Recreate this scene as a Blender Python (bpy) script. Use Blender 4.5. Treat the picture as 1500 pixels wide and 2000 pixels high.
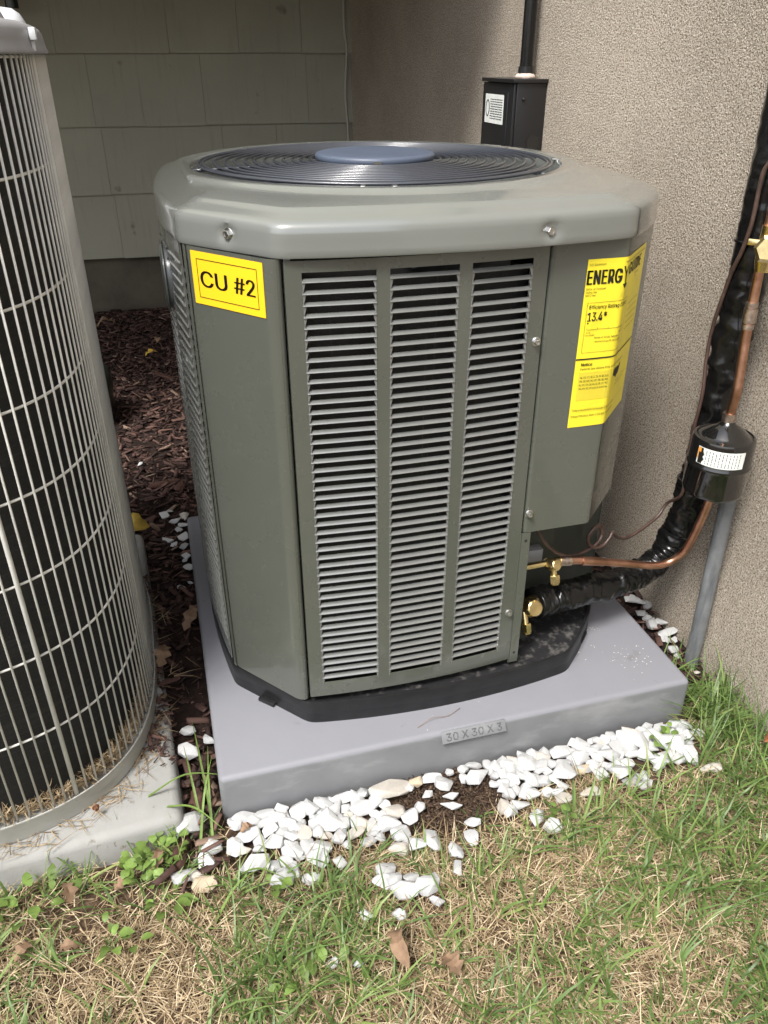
import bpy, bmesh, math, random
import numpy as np
from mathutils import Vector, Matrix, noise
random.seed(7); rng = np.random.default_rng(7)
sc = bpy.context.scene
for o in list(bpy.data.objects): bpy.data.objects.remove(o)
COL = sc.collection
# ------------------------------------------------------------------ camera
CAM = Vector((0.018818, -0.798781, 0.880767)); YAW, PITCH, ROLL = 0.271987, 0.52646, -0.000735
cy, sy, cp, sp = math.cos(YAW), math.sin(YAW), math.cos(PITCH), math.sin(PITCH)
fw = Vector((sy*cp, cy*cp, -sp)); rt = Vector((cy, -sy, 0)); up = rt.cross(fw)
rt2 = math.cos(ROLL)*rt + math.sin(ROLL)*up; up2 = -math.sin(ROLL)*rt + math.cos(ROLL)*up
cd = bpy.data.cameras.new('camera'); cam = bpy.data.objects.new('camera', cd); COL.objects.link(cam)
M = Matrix((rt2, up2, -fw)).transposed().to_4x4(); M.translation = CAM; cam.matrix_world = M
cd.sensor_fit = 'HORIZONTAL'; cd.sensor_width = 36; cd.lens = 1534.54/1500*36
cd.clip_start = 0.02; cd.clip_end = 500
sc.camera = cam; sc.render.resolution_x = 768; sc.render.resolution_y = 1024
# ------------------------------------------------------------------ light
SUN_EL, SUN_AZ = math.radians(58), math.radians(226)      # azimuth clockwise from +Y
w = bpy.data.worlds.new('World'); sc.world = w; w.use_nodes = True
nt = w.node_tree; bg = nt.nodes['Background']
sky = nt.nodes.new('ShaderNodeTexSky'); sky.sky_type = 'NISHITA'; sky.sun_disc = False
sky.sun_elevation = SUN_EL; sky.sun_rotation = SUN_AZ; sky.air_density = 1.0; sky.dust_density = 3.5; sky.ozone_density = 1.0
hs = nt.nodes.new('ShaderNodeHueSaturation'); hs.inputs['Saturation'].default_value = 0.45   # thin overcast: the blue is washed out
nt.links.new(sky.outputs[0], hs.inputs['Color']); nt.links.new(hs.outputs[0], bg.inputs[0]); bg.inputs[1].default_value = 0.115
sl = bpy.data.lights.new('sun', 'SUN'); sl.energy = 1.5; sl.angle = math.radians(16); sl.color = (1, .97, .93)
so = bpy.data.objects.new('sun', sl); COL.objects.link(so)
sd = Vector((math.sin(SUN_AZ)*math.cos(SUN_EL), math.cos(SUN_AZ)*math.cos(SUN_EL), math.sin(SUN_EL)))
so.rotation_euler = sd.to_track_quat('Z', 'Y').to_euler(); so.location = (0, -3, 6)
sc.view_settings.view_transform = 'Standard'; sc.view_settings.look = 'None'
sc.view_settings.exposure = 1.48; sc.view_settings.gamma = 1
try: sc.view_settings.use_curve_mapping = False
except Exception: pass
# ------------------------------------------------------------------ helpers
G = -0.0807
def tag(o, label=None, cat=None, group=None, kind=None):
    if label: o['label'] = label
    if cat: o['category'] = cat
    if group: o['group'] = group
    if kind: o['kind'] = kind
    return o
def empty(name, loc, label, cat, group=None, rz=0):
    o = bpy.data.objects.new(name, None); COL.objects.link(o); o.location = loc; o.rotation_euler.z = rz
    o.empty_display_size = .05
    return tag(o, label, cat, group)
PARW = {}
class MB:
    def __init__(s): s.v = []; s.f = []; s.c = []
    def add(s, vs, fs, c=None):
        n = len(s.v); s.v += [tuple(v) for v in vs]; s.f += [tuple(i+n for i in f) for f in fs]
        if c is not None: s.c += [c]*len(fs)
        return s
    def box(s, a, b, R=None, T=None):
        x0, y0, z0 = a; x1, y1, z1 = b
        vs = [Vector(p) for p in ((x0,y0,z0),(x1,y0,z0),(x1,y1,z0),(x0,y1,z0),(x0,y0,z1),(x1,y0,z1),(x1,y1,z1),(x0,y1,z1))]
        if R is not None: vs = [R @ v for v in vs]
        if T is not None: vs = [v + Vector(T) for v in vs]
        return s.add(vs, [(0,3,2,1),(4,5,6,7),(0,1,5,4),(1,2,6,5),(2,3,7,6),(3,0,4,7)])
    def tube(s, pts, r, n=10, caps=True, closed=False, squash=None):
        pts = [Vector(p) for p in pts]; m = len(pts)
        rs = r if isinstance(r, (list, tuple)) else [r]*m
        t0 = (pts[1]-pts[0]).normalized(); ref = Vector((0,0,1)) if abs(t0.z) < .9 else Vector((1,0,0))
        nrm = t0.cross(ref).normalized(); vs = []
        for i in range(m):
            if closed: t = (pts[(i+1)%m]-pts[i-1]).normalized()
            else: t = (pts[min(i+1,m-1)]-pts[max(i-1,0)]).normalized()
            nrm = (nrm - t*nrm.dot(t)).normalized(); b = t.cross(nrm)
            for k in range(n):
                a = 2*math.pi*k/n
                rr = rs[i] if squash is None else rs[i]*squash(i, a)
                vs.append(pts[i]+nrm*math.cos(a)*rr+b*math.sin(a)*rr)
        fs = []
        for i in range(m if closed else m-1):
            j = (i+1) % m
            for k in range(n):
                fs.append((i*n+k, i*n+(k+1)%n, j*n+(k+1)%n, j*n+k))
        if caps and not closed: fs += [tuple(range(n))[::-1], tuple((m-1)*n+k for k in range(n))]
        return s.add(vs, fs)
    def lathe(s, prof, n=40, R=None, T=(0,0,0), a0=0, a1=2*math.pi, capb=True):
        full = abs(a1-a0-2*math.pi) < 1e-6; cnt = n if full else n+1; vs = []
        for (r, z) in prof:
            for k in range(cnt):
                a = a0+(a1-a0)*k/n; v = Vector((r*math.cos(a), r*math.sin(a), z))
                if R is not None: v = R @ v
                vs.append(v+Vector(T))
        fs = []
        for i in range(len(prof)-1):
            for k in range(n if full else n):
                k2 = (k+1) % cnt
                fs.append((i*cnt+k, i*cnt+k2, (i+1)*cnt+k2, (i+1)*cnt+k))
        if capb and full:
            if prof[0][0] > 1e-6: fs.append(tuple(range(cnt))[::-1])
            if prof[-1][0] > 1e-6: fs.append(tuple((len(prof)-1)*cnt+k for k in range(cnt)))
        return s.add(vs, fs)
    def prism(s, poly, z0, z1, top=True, bottom=True):
        n = len(poly); vs = [(x,y,z0) for x,y in poly]+[(x,y,z1) for x,y in poly]
        fs = [(i,(i+1)%n,n+(i+1)%n,n+i) for i in range(n)]
        if bottom: fs.append(tuple(range(n))[::-1])
        if top: fs.append(tuple(range(n,2*n)))
        return s.add(vs, fs)
    def mesh(s, name, m, smooth=35, bevel=0):
        me = bpy.data.meshes.new(name); me.from_pydata([tuple(v) for v in s.v], [], s.f); me.update()
        if bevel:
            bm = bmesh.new(); bm.from_mesh(me)
            es = [e for e in bm.edges if len(e.link_faces) == 2 and e.calc_face_angle(0) > .5]
            bmesh.ops.bevel(bm, geom=es, offset=bevel, segments=2, profile=.5, affect='EDGES')
            bm.to_mesh(me); bm.free()
        if smooth:
            me.polygons.foreach_set('use_smooth', [True]*len(me.polygons))
            try: me.set_sharp_from_angle(angle=math.radians(smooth))
            except Exception: pass
        me.materials.append(m)
        return me
    def build(s, name, m, parent=None, smooth=35, bevel=0, loc=None, label=None):
        return put(name, s.mesh(name, m, smooth, bevel), parent, loc, label)
def put(name, me, parent=None, loc=None, label=None, rot=None):
    """link a mesh; vertices / loc are in world space, so undo the parent's own placement"""
    o = bpy.data.objects.new(name, me); COL.objects.link(o)
    Mw = Matrix.Identity(4)
    if rot is not None: Mw = rot.to_4x4()
    if loc is not None: Mw.translation = Vector(loc)
    if parent is not None:
        o.parent = parent; pm = wm(parent); o.matrix_basis = pm.inverted() @ Mw
    else: o.matrix_basis = Mw
    PARW[o.name] = Mw
    if label: o['label'] = label
    return o
def wm(o):
    if o.name in PARW: return PARW[o.name]
    return Matrix.Translation(o.location) @ o.rotation_euler.to_matrix().to_4x4()
def spline(pts, per=8):
    P = [Vector(p) for p in pts]; P = [P[0]*2-P[1]]+P+[P[-1]*2-P[-2]]; out = []
    for i in range(1, len(P)-2):
        for k in range(per):
            t = k/per; a, b, c, d = P[i-1], P[i], P[i+1], P[i+2]
            out.append(.5*((2*b)+(c-a)*t+(2*a-5*b+4*c-d)*t*t+(3*b-a-3*c+d)*t**3))
    out.append(P[-2]); return out
def N3(p, s, seed=0): return noise.noise(Vector((p[0]*s+seed, p[1]*s-seed*.7, p[2]*s+seed*.3)))
# ------------------------------------------------------------------ materials
def mat(name, col, rough=.5, metal=0, spec=.5, var=0, vscale=8, var2=None, bump=0, bscale=200, bdist=.002, coat=0, rvar=0, speck=None, objvar=0, detail=6, streak=None, trans=0):
    m = bpy.data.materials.new(name); m.use_nodes = True; t = m.node_tree; N = t.nodes; L = t.links
    b = N['Principled BSDF']; b.inputs['Roughness'].default_value = rough; b.inputs['Metallic'].default_value = metal
    b.inputs['Specular IOR Level'].default_value = spec; b.inputs['Coat Weight'].default_value = coat; b.inputs['Coat Roughness'].default_value = .08
    b.inputs['Base Color'].default_value = (*col, 1)
    tc = N.new('ShaderNodeTexCoord'); src = tc.outputs['Object']; cur = None
    def noi(scale, det=detail, vec=None, rgh=.6):
        n = N.new('ShaderNodeTexNoise'); n.inputs['Scale'].default_value = scale; n.inputs['Detail'].default_value = det; n.inputs['Roughness'].default_value = rgh
        L.new(vec or src, n.inputs['Vector']); return n.outputs['Fac']
    def mix(fac, a, c):
        x = N.new('ShaderNodeMix'); x.data_type = 'RGBA'
        if hasattr(fac, 'links') or not isinstance(fac, (int, float)): L.new(fac, x.inputs[0])
        else: x.inputs[0].default_value = fac
        for k, q in ((6, a), (7, c)):
            if isinstance(q, tuple): x.inputs[k].default_value = (*q[:3], 1)
            else: L.new(q, x.inputs[k])
        return x.outputs[2]
    def ramp(v, a, c):
        r = N.new('ShaderNodeMapRange'); r.inputs[1].default_value = a; r.inputs[2].default_value = c; L.new(v, r.inputs[0]); return r.outputs[0]
    cur = tuple(col)
    if var:
        c2 = var2 or tuple(min(1, c*(1-var)) for c in col); c1 = tuple(min(1, c*(1+var*.6)) for c in col) if not var2 else tuple(col)
        cur = mix(ramp(noi(vscale), .35, .65), c1, c2)
    if objvar:
        oi = N.new('ShaderNodeObjectInfo'); h = N.new('ShaderNodeHueSaturation'); mr = N.new('ShaderNodeMapRange')
        mr.inputs[3].default_value = 1-objvar; mr.inputs[4].default_value = 1+objvar; L.new(oi.outputs['Random'], mr.inputs[0]); L.new(mr.outputs[0], h.inputs['Value'])
        if isinstance(cur, tuple): h.inputs['Color'].default_value = (*cur, 1)
        else: L.new(cur, h.inputs['Color'])
        cur = h.outputs[0]
    if streak:
        mp = N.new('ShaderNodeMapping'); mp.inputs['Scale'].default_value = streak[1]; L.new(src, mp.inputs[0])
        cur = mix(ramp(noi(1, 4, mp.outputs[0]), streak[2], streak[3]), cur, streak[0])
    if speck:
        for (sc_, sv, lo, hi) in speck: cur = mix(ramp(noi(sv, 3), lo, hi), cur, sc_)
    if not isinstance(cur, tuple): L.new(cur, b.inputs['Base Color'])
    if rvar:
        r = N.new('ShaderNodeMapRange'); r.inputs[1].default_value = .3; r.inputs[2].default_value = .7; r.inputs[3].default_value = max(0, rough-rvar); r.inputs[4].default_value = rough+rvar
        L.new(noi(vscale*2.3), r.inputs[0]); L.new(r.outputs[0], b.inputs['Roughness'])
    if bump:
        bp = N.new('ShaderNodeBump'); bp.inputs['Strength'].default_value = bump; bp.inputs['Distance'].default_value = bdist
        L.new(noi(bscale, 5), bp.inputs['Height']); L.new(bp.outputs[0], b.inputs['Normal'])
    if trans:
        tb = N.new('ShaderNodeBsdfTranslucent'); ms = N.new('ShaderNodeMixShader'); ms.inputs[0].default_value = trans
        if not isinstance(cur, tuple): L.new(cur, tb.inputs[0])
        else: tb.inputs[0].default_value = (*cur, 1)
        L.new(b.outputs[0], ms.inputs[1]); L.new(tb.outputs[0], ms.inputs[2]); L.new(ms.outputs[0], N['Material Output'].inputs[0])
    return m
def attrmat(name, stops, rough=.6, trans=.25, nz=.25, spec=.3):
    """base colour from a per-blade random number stored on the mesh"""
    m = bpy.data.materials.new(name); m.use_nodes = True; t = m.node_tree; N = t.nodes; L = t.links; b = N['Principled BSDF']
    b.inputs['Roughness'].default_value = rough; b.inputs['Specular IOR Level'].default_value = spec
    a = N.new('ShaderNodeAttribute'); a.attribute_name = 'rnd'; cr = N.new('ShaderNodeValToRGB'); e = cr.color_ramp.elements
    while len(e) < len(stops): e.new(.5)
    for i, (p, c) in enumerate(stops): e[i].position = p; e[i].color = (*c, 1)
    L.new(a.outputs['Fac'], cr.inputs[0]); L.new(cr.outputs[0], b.inputs['Base Color'])
    if trans:
        tb = N.new('ShaderNodeBsdfTranslucent'); ms = N.new('ShaderNodeMixShader'); ms.inputs[0].default_value = trans
        L.new(cr.outputs[0], tb.inputs[0]); L.new(b.outputs[0], ms.inputs[1]); L.new(tb.outputs[0], ms.inputs[2]); L.new(ms.outputs[0], N['Material Output'].inputs[0])
    return m
def npmesh(name, V, F, m, rnd=None, smooth=False):
    me = bpy.data.meshes.new(name); nv, nf, k = len(V), len(F), F.shape[1]
    me.vertices.add(nv); me.vertices.foreach_set('co', np.ascontiguousarray(V, dtype=np.float32).ravel())
    me.loops.add(nf*k); me.loops.foreach_set('vertex_index', np.ascontiguousarray(F, dtype=np.int32).ravel())
    me.polygons.add(nf); me.polygons.foreach_set('loop_start', np.arange(0, nf*k, k, dtype=np.int32)); me.polygons.foreach_set('loop_total', np.full(nf, k, dtype=np.int32))
    me.update(calc_edges=True); me.validate()
    if rnd is not None:
        at = me.attributes.new('rnd', 'FLOAT', 'FACE'); at.data.foreach_set('value', rnd.astype(np.float32))
    if smooth: me.polygons.foreach_set('use_smooth', [True]*nf)
    me.materials.append(m); return me
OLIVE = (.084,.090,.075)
M_ = dict(
 paint=mat('olive_grey_paint', OLIVE, .28, 0, .5, var=.05, vscale=5, rvar=.05, coat=.8, bump=.05, bscale=900, bdist=.0004),
 paintskydirt=mat('sky_lightened_cover_paint', (.165,.175,.162), .20, 0, .6, var=.03, vscale=6, rvar=.03, coat=1.0, speck=[((.30,.31,.29),200,.78,.84)], bump=.02, bscale=18, bdist=.002),  # cabinet olive lightened to put sky reflection into the cover colour; pale dirt flecks
 recess=mat('shaded_olive_paint', (.045,.05,.040), .45),  # darker copy of the olive paint, recess shade put into its colour
 louver=mat('louver_paint', (.185,.19,.182), .16, .2, .6, var=.10, vscale=30, coat=1.0, rvar=.05),
 pan=mat('black_plastic', (.014,.014,.015), .42, 0, .4, var=.3, vscale=40, bump=.2, bscale=500, bdist=.0006),
 deck=mat('dusty_black_plastic', (.016,.016,.017), .6, 0, .35, var=.3, vscale=60, speck=[((.10,.095,.09),70,.52,.72),((.5,.5,.48),260,.74,.78)]),
 dark=mat('dark_interior', (.006,.006,.006), .7),
 coil=mat('dark_coil_fins', (.012,.012,.012), .55, .3, streak=((.05,.048,.04),(260,260,3),.62,.75), bump=.5, bscale=400),
 wire=mat('black_coated_wire', (.040,.045,.056), .28, 0, .6, coat=.5),  # black lifted to blue-grey: the sky's reflection is in the base colour
 hub=mat('blue_grey_plastic_cap', (.075,.095,.135), .42, 0, .5, var=.06, vscale=20, speck=[((.3,.33,.38),90,.72,.8)]),
 steel=mat('zinc_screw', (.55,.55,.53), .28, 1),
 pad=mat('grey_composite_plastic', (.200,.203,.222), .58, 0, .35, var=.035, vscale=7, bump=.35, bscale=700, bdist=.0006, speck=[((.13,.125,.12),18,.66,.80),((.15,.15,.16),45,.68,.80),((.55,.55,.55),330,.74,.80)], rvar=.05),
 padside=mat('grey_smooth_plastic', (.175,.180,.188), .42, 0, .4, var=.10, vscale=11, rvar=.06, streak=((.24,.245,.25),(9,9,22),.52,.72)),
 concrete=mat('pale_concrete', (.30,.30,.285), .85, 0, .3, var=.10, vscale=9, bump=.5, bscale=300, bdist=.001, speck=[((.13,.11,.08),60,.66,.74),((.25,.25,.23),14,.5,.75)]),
 stucco=mat('grey_tan_stucco', (.49,.425,.345), .92, 0, .2, var=.20, vscale=2.2, speck=[((.15,.12,.08),340,.47,.62),((.68,.63,.55),420,.56,.68)]),
 siding=mat('painted_shingle', (.35,.34,.265), .6, 0, .35, var=.06, vscale=4, objvar=.02, streak=((.29,.28,.22),(60,60,2),.55,.8), speck=[((.12,.11,.08),9,.70,.78)], bump=.25, bscale=90, bdist=.001),
 found=mat('dark_foundation', (.10,.085,.062), .9, var=.3, vscale=6, bump=.6, bscale=60, bdist=.004),
 copper=mat('copper_pipe', (.66,.38,.27), .38, 1, var=.5, vscale=26, var2=(.36,.19,.12), rvar=.12, bump=.2, bscale=120, bdist=.0008),
 solder=mat('brazed_silver_joint', (.52,.42,.36), .38, 1, var=.4, vscale=160, bump=.6, bscale=300, bdist=.001),
 brass=mat('brass', (.82,.66,.34), .26, 1, var=.25, vscale=60, bump=.1, bscale=300, bdist=.0003),
 wrap=mat('black_tape_wrap', (.006,.006,.006), .24, 0, .35, coat=.12, bump=.25, bscale=35, bdist=.002),
 gloss=mat('gloss_black_enamel', (.006,.006,.006), .10, 0, .6, coat=.8, bump=.03, bscale=60, bdist=.001),
 box=mat('black_painted_steel', (.010,.010,.011), .35, 0, .5, coat=.2, bump=.2, bscale=90, bdist=.001, speck=[((.35,.35,.35),160,.76,.79)]),
 conduit=mat('weathered_grey_conduit', (.165,.172,.175), .5, 0, .4, var=.25, vscale=26, streak=((.08,.085,.09),(70,70,8),.5,.7), bump=.2, bscale=200),
 cable=mat('brown_cable', (.075,.045,.035), .4, var=.4, vscale=60),
 putty=mat('pinkish_sealant', (.55,.45,.38), .7, bump=.5, bscale=150),
 yellow=mat('yellow_label', (.86,.72,.035), .32, 0, .5, var=.03, vscale=12, coat=.2, bump=.35, bscale=38, bdist=.004),
 amber=mat('amber_label', (.90,.56,.02), .35, 0, .4, coat=.1),
 ink=mat('black_print', (.012,.011,.008), .45),
 faint=mat('grey_print', (.30,.25,.04), .5),
 white=mat('white_label', (.72,.74,.70), .4, var=.08, vscale=40),
 orange=mat('orange_print', (.75,.30,.04), .5),
 grille=mat('cream_coated_wire', (.62,.615,.575), .36, 0, .4, var=.14, vscale=20, speck=[((.25,.22,.16),30,.66,.8)]),
 oldpan=mat('old_beige_paint', (.38,.38,.35), .42, 0, .4, var=.10, vscale=14, streak=((.24,.22,.18),(6,6,40),.58,.75)),
 oldcap=mat('old_grey_plastic', (.30,.30,.31), .5, 0, .4, var=.10, vscale=9, rvar=.08),
 whiteplastic=mat('white_plastic', (.62,.64,.66), .4),
 rust=mat('rusty_screw', (.16,.07,.035), .8, 0, .3, var=.4, vscale=200),
 soil=mat('soil', (.060,.038,.025), .95, 0, .2, var=.5, vscale=30, var2=(.125,.085,.055), bump=1, bscale=120, bdist=.008),
 bed=mat('mulch_soil', (.022,.013,.010), .95, 0, .2, var=.5, vscale=40, bump=1, bscale=60, bdist=.008),
 stone=mat('white_marble', (.50,.505,.50), .55, 0, .4, objvar=.17, speck=[((.33,.34,.35),30,.54,.74),((.34,.26,.18),50,.62,.76)], bump=.5, bscale=80, bdist=.0022),
 dirty=mat('soil_stained_marble', (.50,.47,.42), .7, 0, .3, objvar=.08, speck=[((.20,.13,.08),45,.56,.72)], bump=.5, bscale=120, bdist=.002),
 tan=mat('tan_quartz_stone', (.46,.38,.27), .6, 0, .4, speck=[((.30,.20,.12),50,.62,.75)], bump=.4, bscale=100, bdist=.0015),
 bark=mat('bark_chip', (.085,.042,.032), .85, 0, .3, objvar=.35, streak=((.03,.017,.013),(40,40,180),.45,.65), bump=.8, bscale=120, bdist=.003),
 leafdry=mat('dry_leaf', (.27,.175,.11), .75, 0, .3, var=.3, vscale=60, trans=.2),
 leafrust=mat('rusty_leaf', (.40,.15,.07), .7, 0, .3, var=.4, vscale=50, trans=.2),
 leafyel=mat('yellow_leaf', (.62,.42,.07), .6, 0, .3, var=.3, vscale=50, trans=.25),
 weed=mat('weed_leaf', (.17,.26,.06), .5, 0, .4, objvar=.3, var=.2, vscale=60, trans=.3),
 pot=mat('dark_green_plastic', (.012,.02,.014), .3, coat=.2),
 badge=mat('badge_enamel', (.07,.078,.085), .3, coat=.3),
 trim=mat('pale_cord', (.40,.39,.33), .6),
)
# relief of the stucco: rounded grains rather than plain noise
def stucco_relief(m):
    t = m.node_tree; N = t.nodes; L = t.links; b = N['Principled BSDF']; tc = N.new('ShaderNodeTexCoord')
    v = N.new('ShaderNodeTexVoronoi'); v.inputs['Scale'].default_value = 400; v.inputs['Randomness'].default_value = 1
    n = N.new('ShaderNodeTexNoise'); n.inputs['Scale'].default_value = 330; n.inputs['Detail'].default_value = 4; n.inputs['Roughness'].default_value = .6
    dm = N.new('ShaderNodeMix'); dm.data_type = 'VECTOR'; dm.inputs[0].default_value = .002
    L.new(tc.outputs['Object'], n.inputs[0]); L.new(tc.outputs['Object'], dm.inputs[4]); L.new(n.outputs['Color'], dm.inputs[5]); L.new(dm.outputs[1], v.inputs[0])
    a = N.new('ShaderNodeMath'); a.operation = 'MULTIPLY_ADD'; a.inputs[1].default_value = -.35; L.new(v.outputs['Distance'], a.inputs[0]); L.new(n.outputs['Fac'], a.inputs[2])
    bp = N.new('ShaderNodeBump'); bp.inputs['Strength'].default_value = 1; bp.inputs['Distance'].default_value = .0042
    L.new(a.outputs[0], bp.inputs['Height']); L.new(bp.outputs[0], b.inputs['Normal'])
stucco_relief(M_['stucco'])
# ================================================================== setting
def grid_sheet(x0, x1, y0, y1, nx, ny, zf):
    xs = np.linspace(x0, x1, nx); ys = np.linspace(y0, y1, ny); X, Y = np.meshgrid(xs, ys)
    Z = np.array([[zf(x, y) for x in xs] for y in ys])
    V = np.stack([X.ravel(), Y.ravel(), Z.ravel()], 1); i = np.arange(nx*ny).reshape(ny, nx)
    F = np.stack([i[:-1,:-1].ravel(), i[:-1,1:].ravel(), i[1:,1:].ravel(), i[1:,:-1].ravel()], 1); return V, F
far = MB()
xs = [-150,-40,-12,-5,-2.5]+list(np.linspace(-1.6, 1.1, 110))+[2,5,12,40,150]; ys = [-150,-40,-12,-5,-2.6]+list(np.linspace(-1.6, .3, 80))+[1,2,3.2,12,40,150]
def gz(x, y):
    if not (-1.6 <= x <= 1.1 and -1.6 <= y <= .3): return G-.012
    k = min(1, (x+1.6)/.3, (1.1-x)/.3, (y+1.6)/.3, (.3-y)/.3); k = max(0, k)
    return G-.012+k*(.007+.005*N3((x,y,0), 5)+.003*N3((x,y,0), 18, 3))
vs = [(x,y,gz(x,y)) for y in ys for x in xs]; nx = len(xs)
far.add(vs, [(j*nx+i, j*nx+i+1, (j+1)*nx+i+1, (j+1)*nx+i) for j in range(len(ys)-1) for i in range(nx-1)])
tag(far.build('ground', M_['soil'], smooth=180), kind='structure')
V, F = grid_sheet(-1.4, .862, .02, 2.76, 120, 130, lambda x, y: G+.004+.010*N3((x,y,0), 6)+.006*N3((x,y,0), 25, 2)+.006*min(1, (y-.02)*6) - .03*max(0, 1-(y-.02)*12))
o = put('mulch_bed', npmesh('mulch_bed', V, F, M_['bed'], smooth=True)); tag(o, kind='structure')
# stucco wall of the house on the right
wl = MB(); wl.box((.865, -4, G-.3), (1.12, 3.0, 3.2))
tag(wl.build('stucco_wall', M_['stucco'], smooth=0), 'rough grey-tan stucco house wall running back on the right', 'wall')
# shingled wall across the back: every shingle its own piece
sw = empty('shingled_wall', (-.5, 2.76, G), 'grey-green shingled house wall across the back in deep shade', 'wall')
def wy(x): return 2.75-.031*(x-.3)
b = MB(); b.box((-2.6, 0, .155), (.90, .12, 3.2))
for i, v in enumerate(b.v): b.v[i] = (v[0], v[1]+wy(v[0])+.012, v[2])
b.build('sheathing', M_['siding'], sw, smooth=0)
b = MB(); b.box((-2.6, 0, G-.3), (.90, .3, .165))
for i, v in enumerate(b.v): b.v[i] = (v[0], v[1]+wy(v[0])+.03, v[2])
b.build('foundation', M_['found'], sw, smooth=0)
rows = [(.150,.396,[-.55,-.12,.10,.32,.62]),(.396,.642,[-.40,-.129,.332,.55]),(.642,.888,[-.35,-.145,.037,.273,.684]),(.888,1.134,[-.52,-.242,.164,.425,.669]),(1.134,1.38,[-.4,-.1,.25,.5])]
for (z0, z1, js) in rows:
    e = [-1.1,-.8]+js+[.868]
    for a, c in zip(e[:-1], e[1:]):
        b = MB(); g = .0005; dz = random.uniform(-.002,.002); th = .019+random.uniform(-.001,.002)
        y0 = wy(a); y1 = wy(c); zt = z1+.03
        b.add([(a+g,y0-th,z0+dz),(c-g,y1-th,z0+dz),(c-g,y1+.008,z0+dz),(a+g,y0+.008,z0+dz),(a+g,y0-.0005,zt),(c-g,y1-.0005,zt),(c-g,y1+.008,zt),(a+g,y0+.008,zt)],
              [(0,3,2,1),(4,5,6,7),(0,1,5,4),(1,2,6,5),(2,3,7,6),(3,0,4,7)])
        b.build('shingle', M_['siding'], sw, smooth=0)
# the storey that juts out above the recess and keeps it dark
b = MB(); b.box((-3.2, 1.05, 1.35), (.862, 2.70, 3.2))
tag(b.build('jutting_upper_storey', M_['siding'], smooth=0), 'upper storey jutting out over the shaded recess, above the picture', 'building')
# cord down the inside corner
cpts = [(.845, 2.715, 1.3), (.838, 2.715, 1.0), (.847, 2.715, .9), (.838, 2.715, .75), (.846, 2.715, .6), (.85, 2.715, .3), (.85, 2.715, G)]
tag(MB().tube(spline(cpts, 6), .005, 6).build('corner_cord', M_['trim']), 'thin pale cord hanging down the inside corner between the shingles and the stucco', 'cord')
# ================================================================== pads
def rounded_slab(x0, x1, y0, y1, z0, z1, r, taper=0):
    b = MB(); b.box((x0,y0,z0),(x1,y1,z1)); me = b.mesh('t', M_['pad'], 0)
    bm = bmesh.new(); bm.from_mesh(me)
    for v in bm.verts:
        if v.co.z < (z0+z1)/2 and taper: v.co.x += taper*(1 if v.co.x > (x0+x1)/2 else -1); v.co.y += taper*(1 if v.co.y > (y0+y1)/2 else -1)
    bmesh.ops.bevel(bm, geom=[e for e in bm.edges if max(v.co.z for v in e.verts) > (z0+z1)/2], offset=r, segments=4, profile=.5, affect='EDGES')
    vs = [v.co.copy() for v in bm.verts]; fs = [[v.index for v in f.verts] for f in bm.faces]; bm.free(); return vs, fs
pad = empty('equipment_pad', (.381, .381, G), 'new grey plastic equipment pad carrying the olive-grey air conditioner', 'pad')
vs, fs = rounded_slab(0, .762, 0, .762, G-.01, 0, .009, .001)
me = bpy.data.meshes.new('slab'); me.from_pydata(vs, [], fs); me.materials.append(M_['pad']); me.materials.append(M_['padside'])
for p in me.polygons:
    p.use_smooth = True; p.material_index = 1 if abs(p.normal.z) < .35 else 0
me.set_sharp_from_angle(angle=math.radians(40)); put('slab', me, pad)
R45 = Matrix.Rotation(math.radians(58), 3, 'X')
b = MB(); b.box((-.052,-.0095,-.002),(.052,.0095,.0008), R45, (.383, -.0022, -.0085)); b.build('size_plate', M_['padside'], pad, bevel=.0012)
try: FONT = bpy.data.fonts.load(bpy.utils.resource_path('LOCAL')+'/datafiles/fonts/Inter.woff2')
except Exception: FONT = None
def text_geo(s, bold=0, space=1.0):
    cu = bpy.data.curves.new('t', 'FONT'); cu.body = s; cu.size = 1; cu.offset = bold;
    if FONT: cu.font = FONT
    cu.resolution_u = 3; cu.space_character = space
    ob = bpy.data.objects.new('t', cu); COL.objects.link(ob)
    dg = bpy.context.evaluated_depsgraph_get(); me = bpy.data.meshes.new_from_object(ob.evaluated_get(dg))
    vs = [(v.co.x, v.co.y) for v in me.vertices]; fs = [tuple(p.vertices) for p in me.polygons]
    bpy.data.objects.remove(ob); bpy.data.curves.remove(cu); bpy.data.meshes.remove(me); return vs, fs
_v = text_geo('H')[0]; CAPH = max(v[1] for v in _v)
def fit_text(mb, s, u0, u1, v0, h, f, bold=0, space=1.0):
    cap = CAPH
    """lay the words between u0 and u1 on baseline v0, capital height h; f maps (u, v) to the surface"""
    vs, fs = text_geo(s, 0, space); mn = min(v[0] for v in vs); mx = max(v[0] for v in vs)
    kx = (u1-u0)/(mx-mn) if u1 is not None else h/cap; ky = h/cap
    for du in ((0,) if not bold else (-bold*h, 0, bold*h)): mb.add([f(u0+du+(x-mn)*kx, v0+y*ky) for x, y in vs], fs)
def rect(mb, u0, v0, u1, v1, f, n=1):
    for k in range(n):
        a = u0+(u1-u0)*k/n; c = u0+(u1-u0)*(k+1)/n; mb.add([f(a,v0),f(c,v0),f(c,v1),f(a,v1)], [(0,1,2,3)])
def frame_rect(mb, u0, v0, u1, v1, t, f, n=1):
    rect(mb,u0,v0,u1,v0+t,f,n); rect(mb,u0,v1-t,u1,v1,f,n); rect(mb,u0,v0+t,u0+t,v1-t,f); rect(mb,u1-t,v0+t,u1,v1-t,f)
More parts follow.
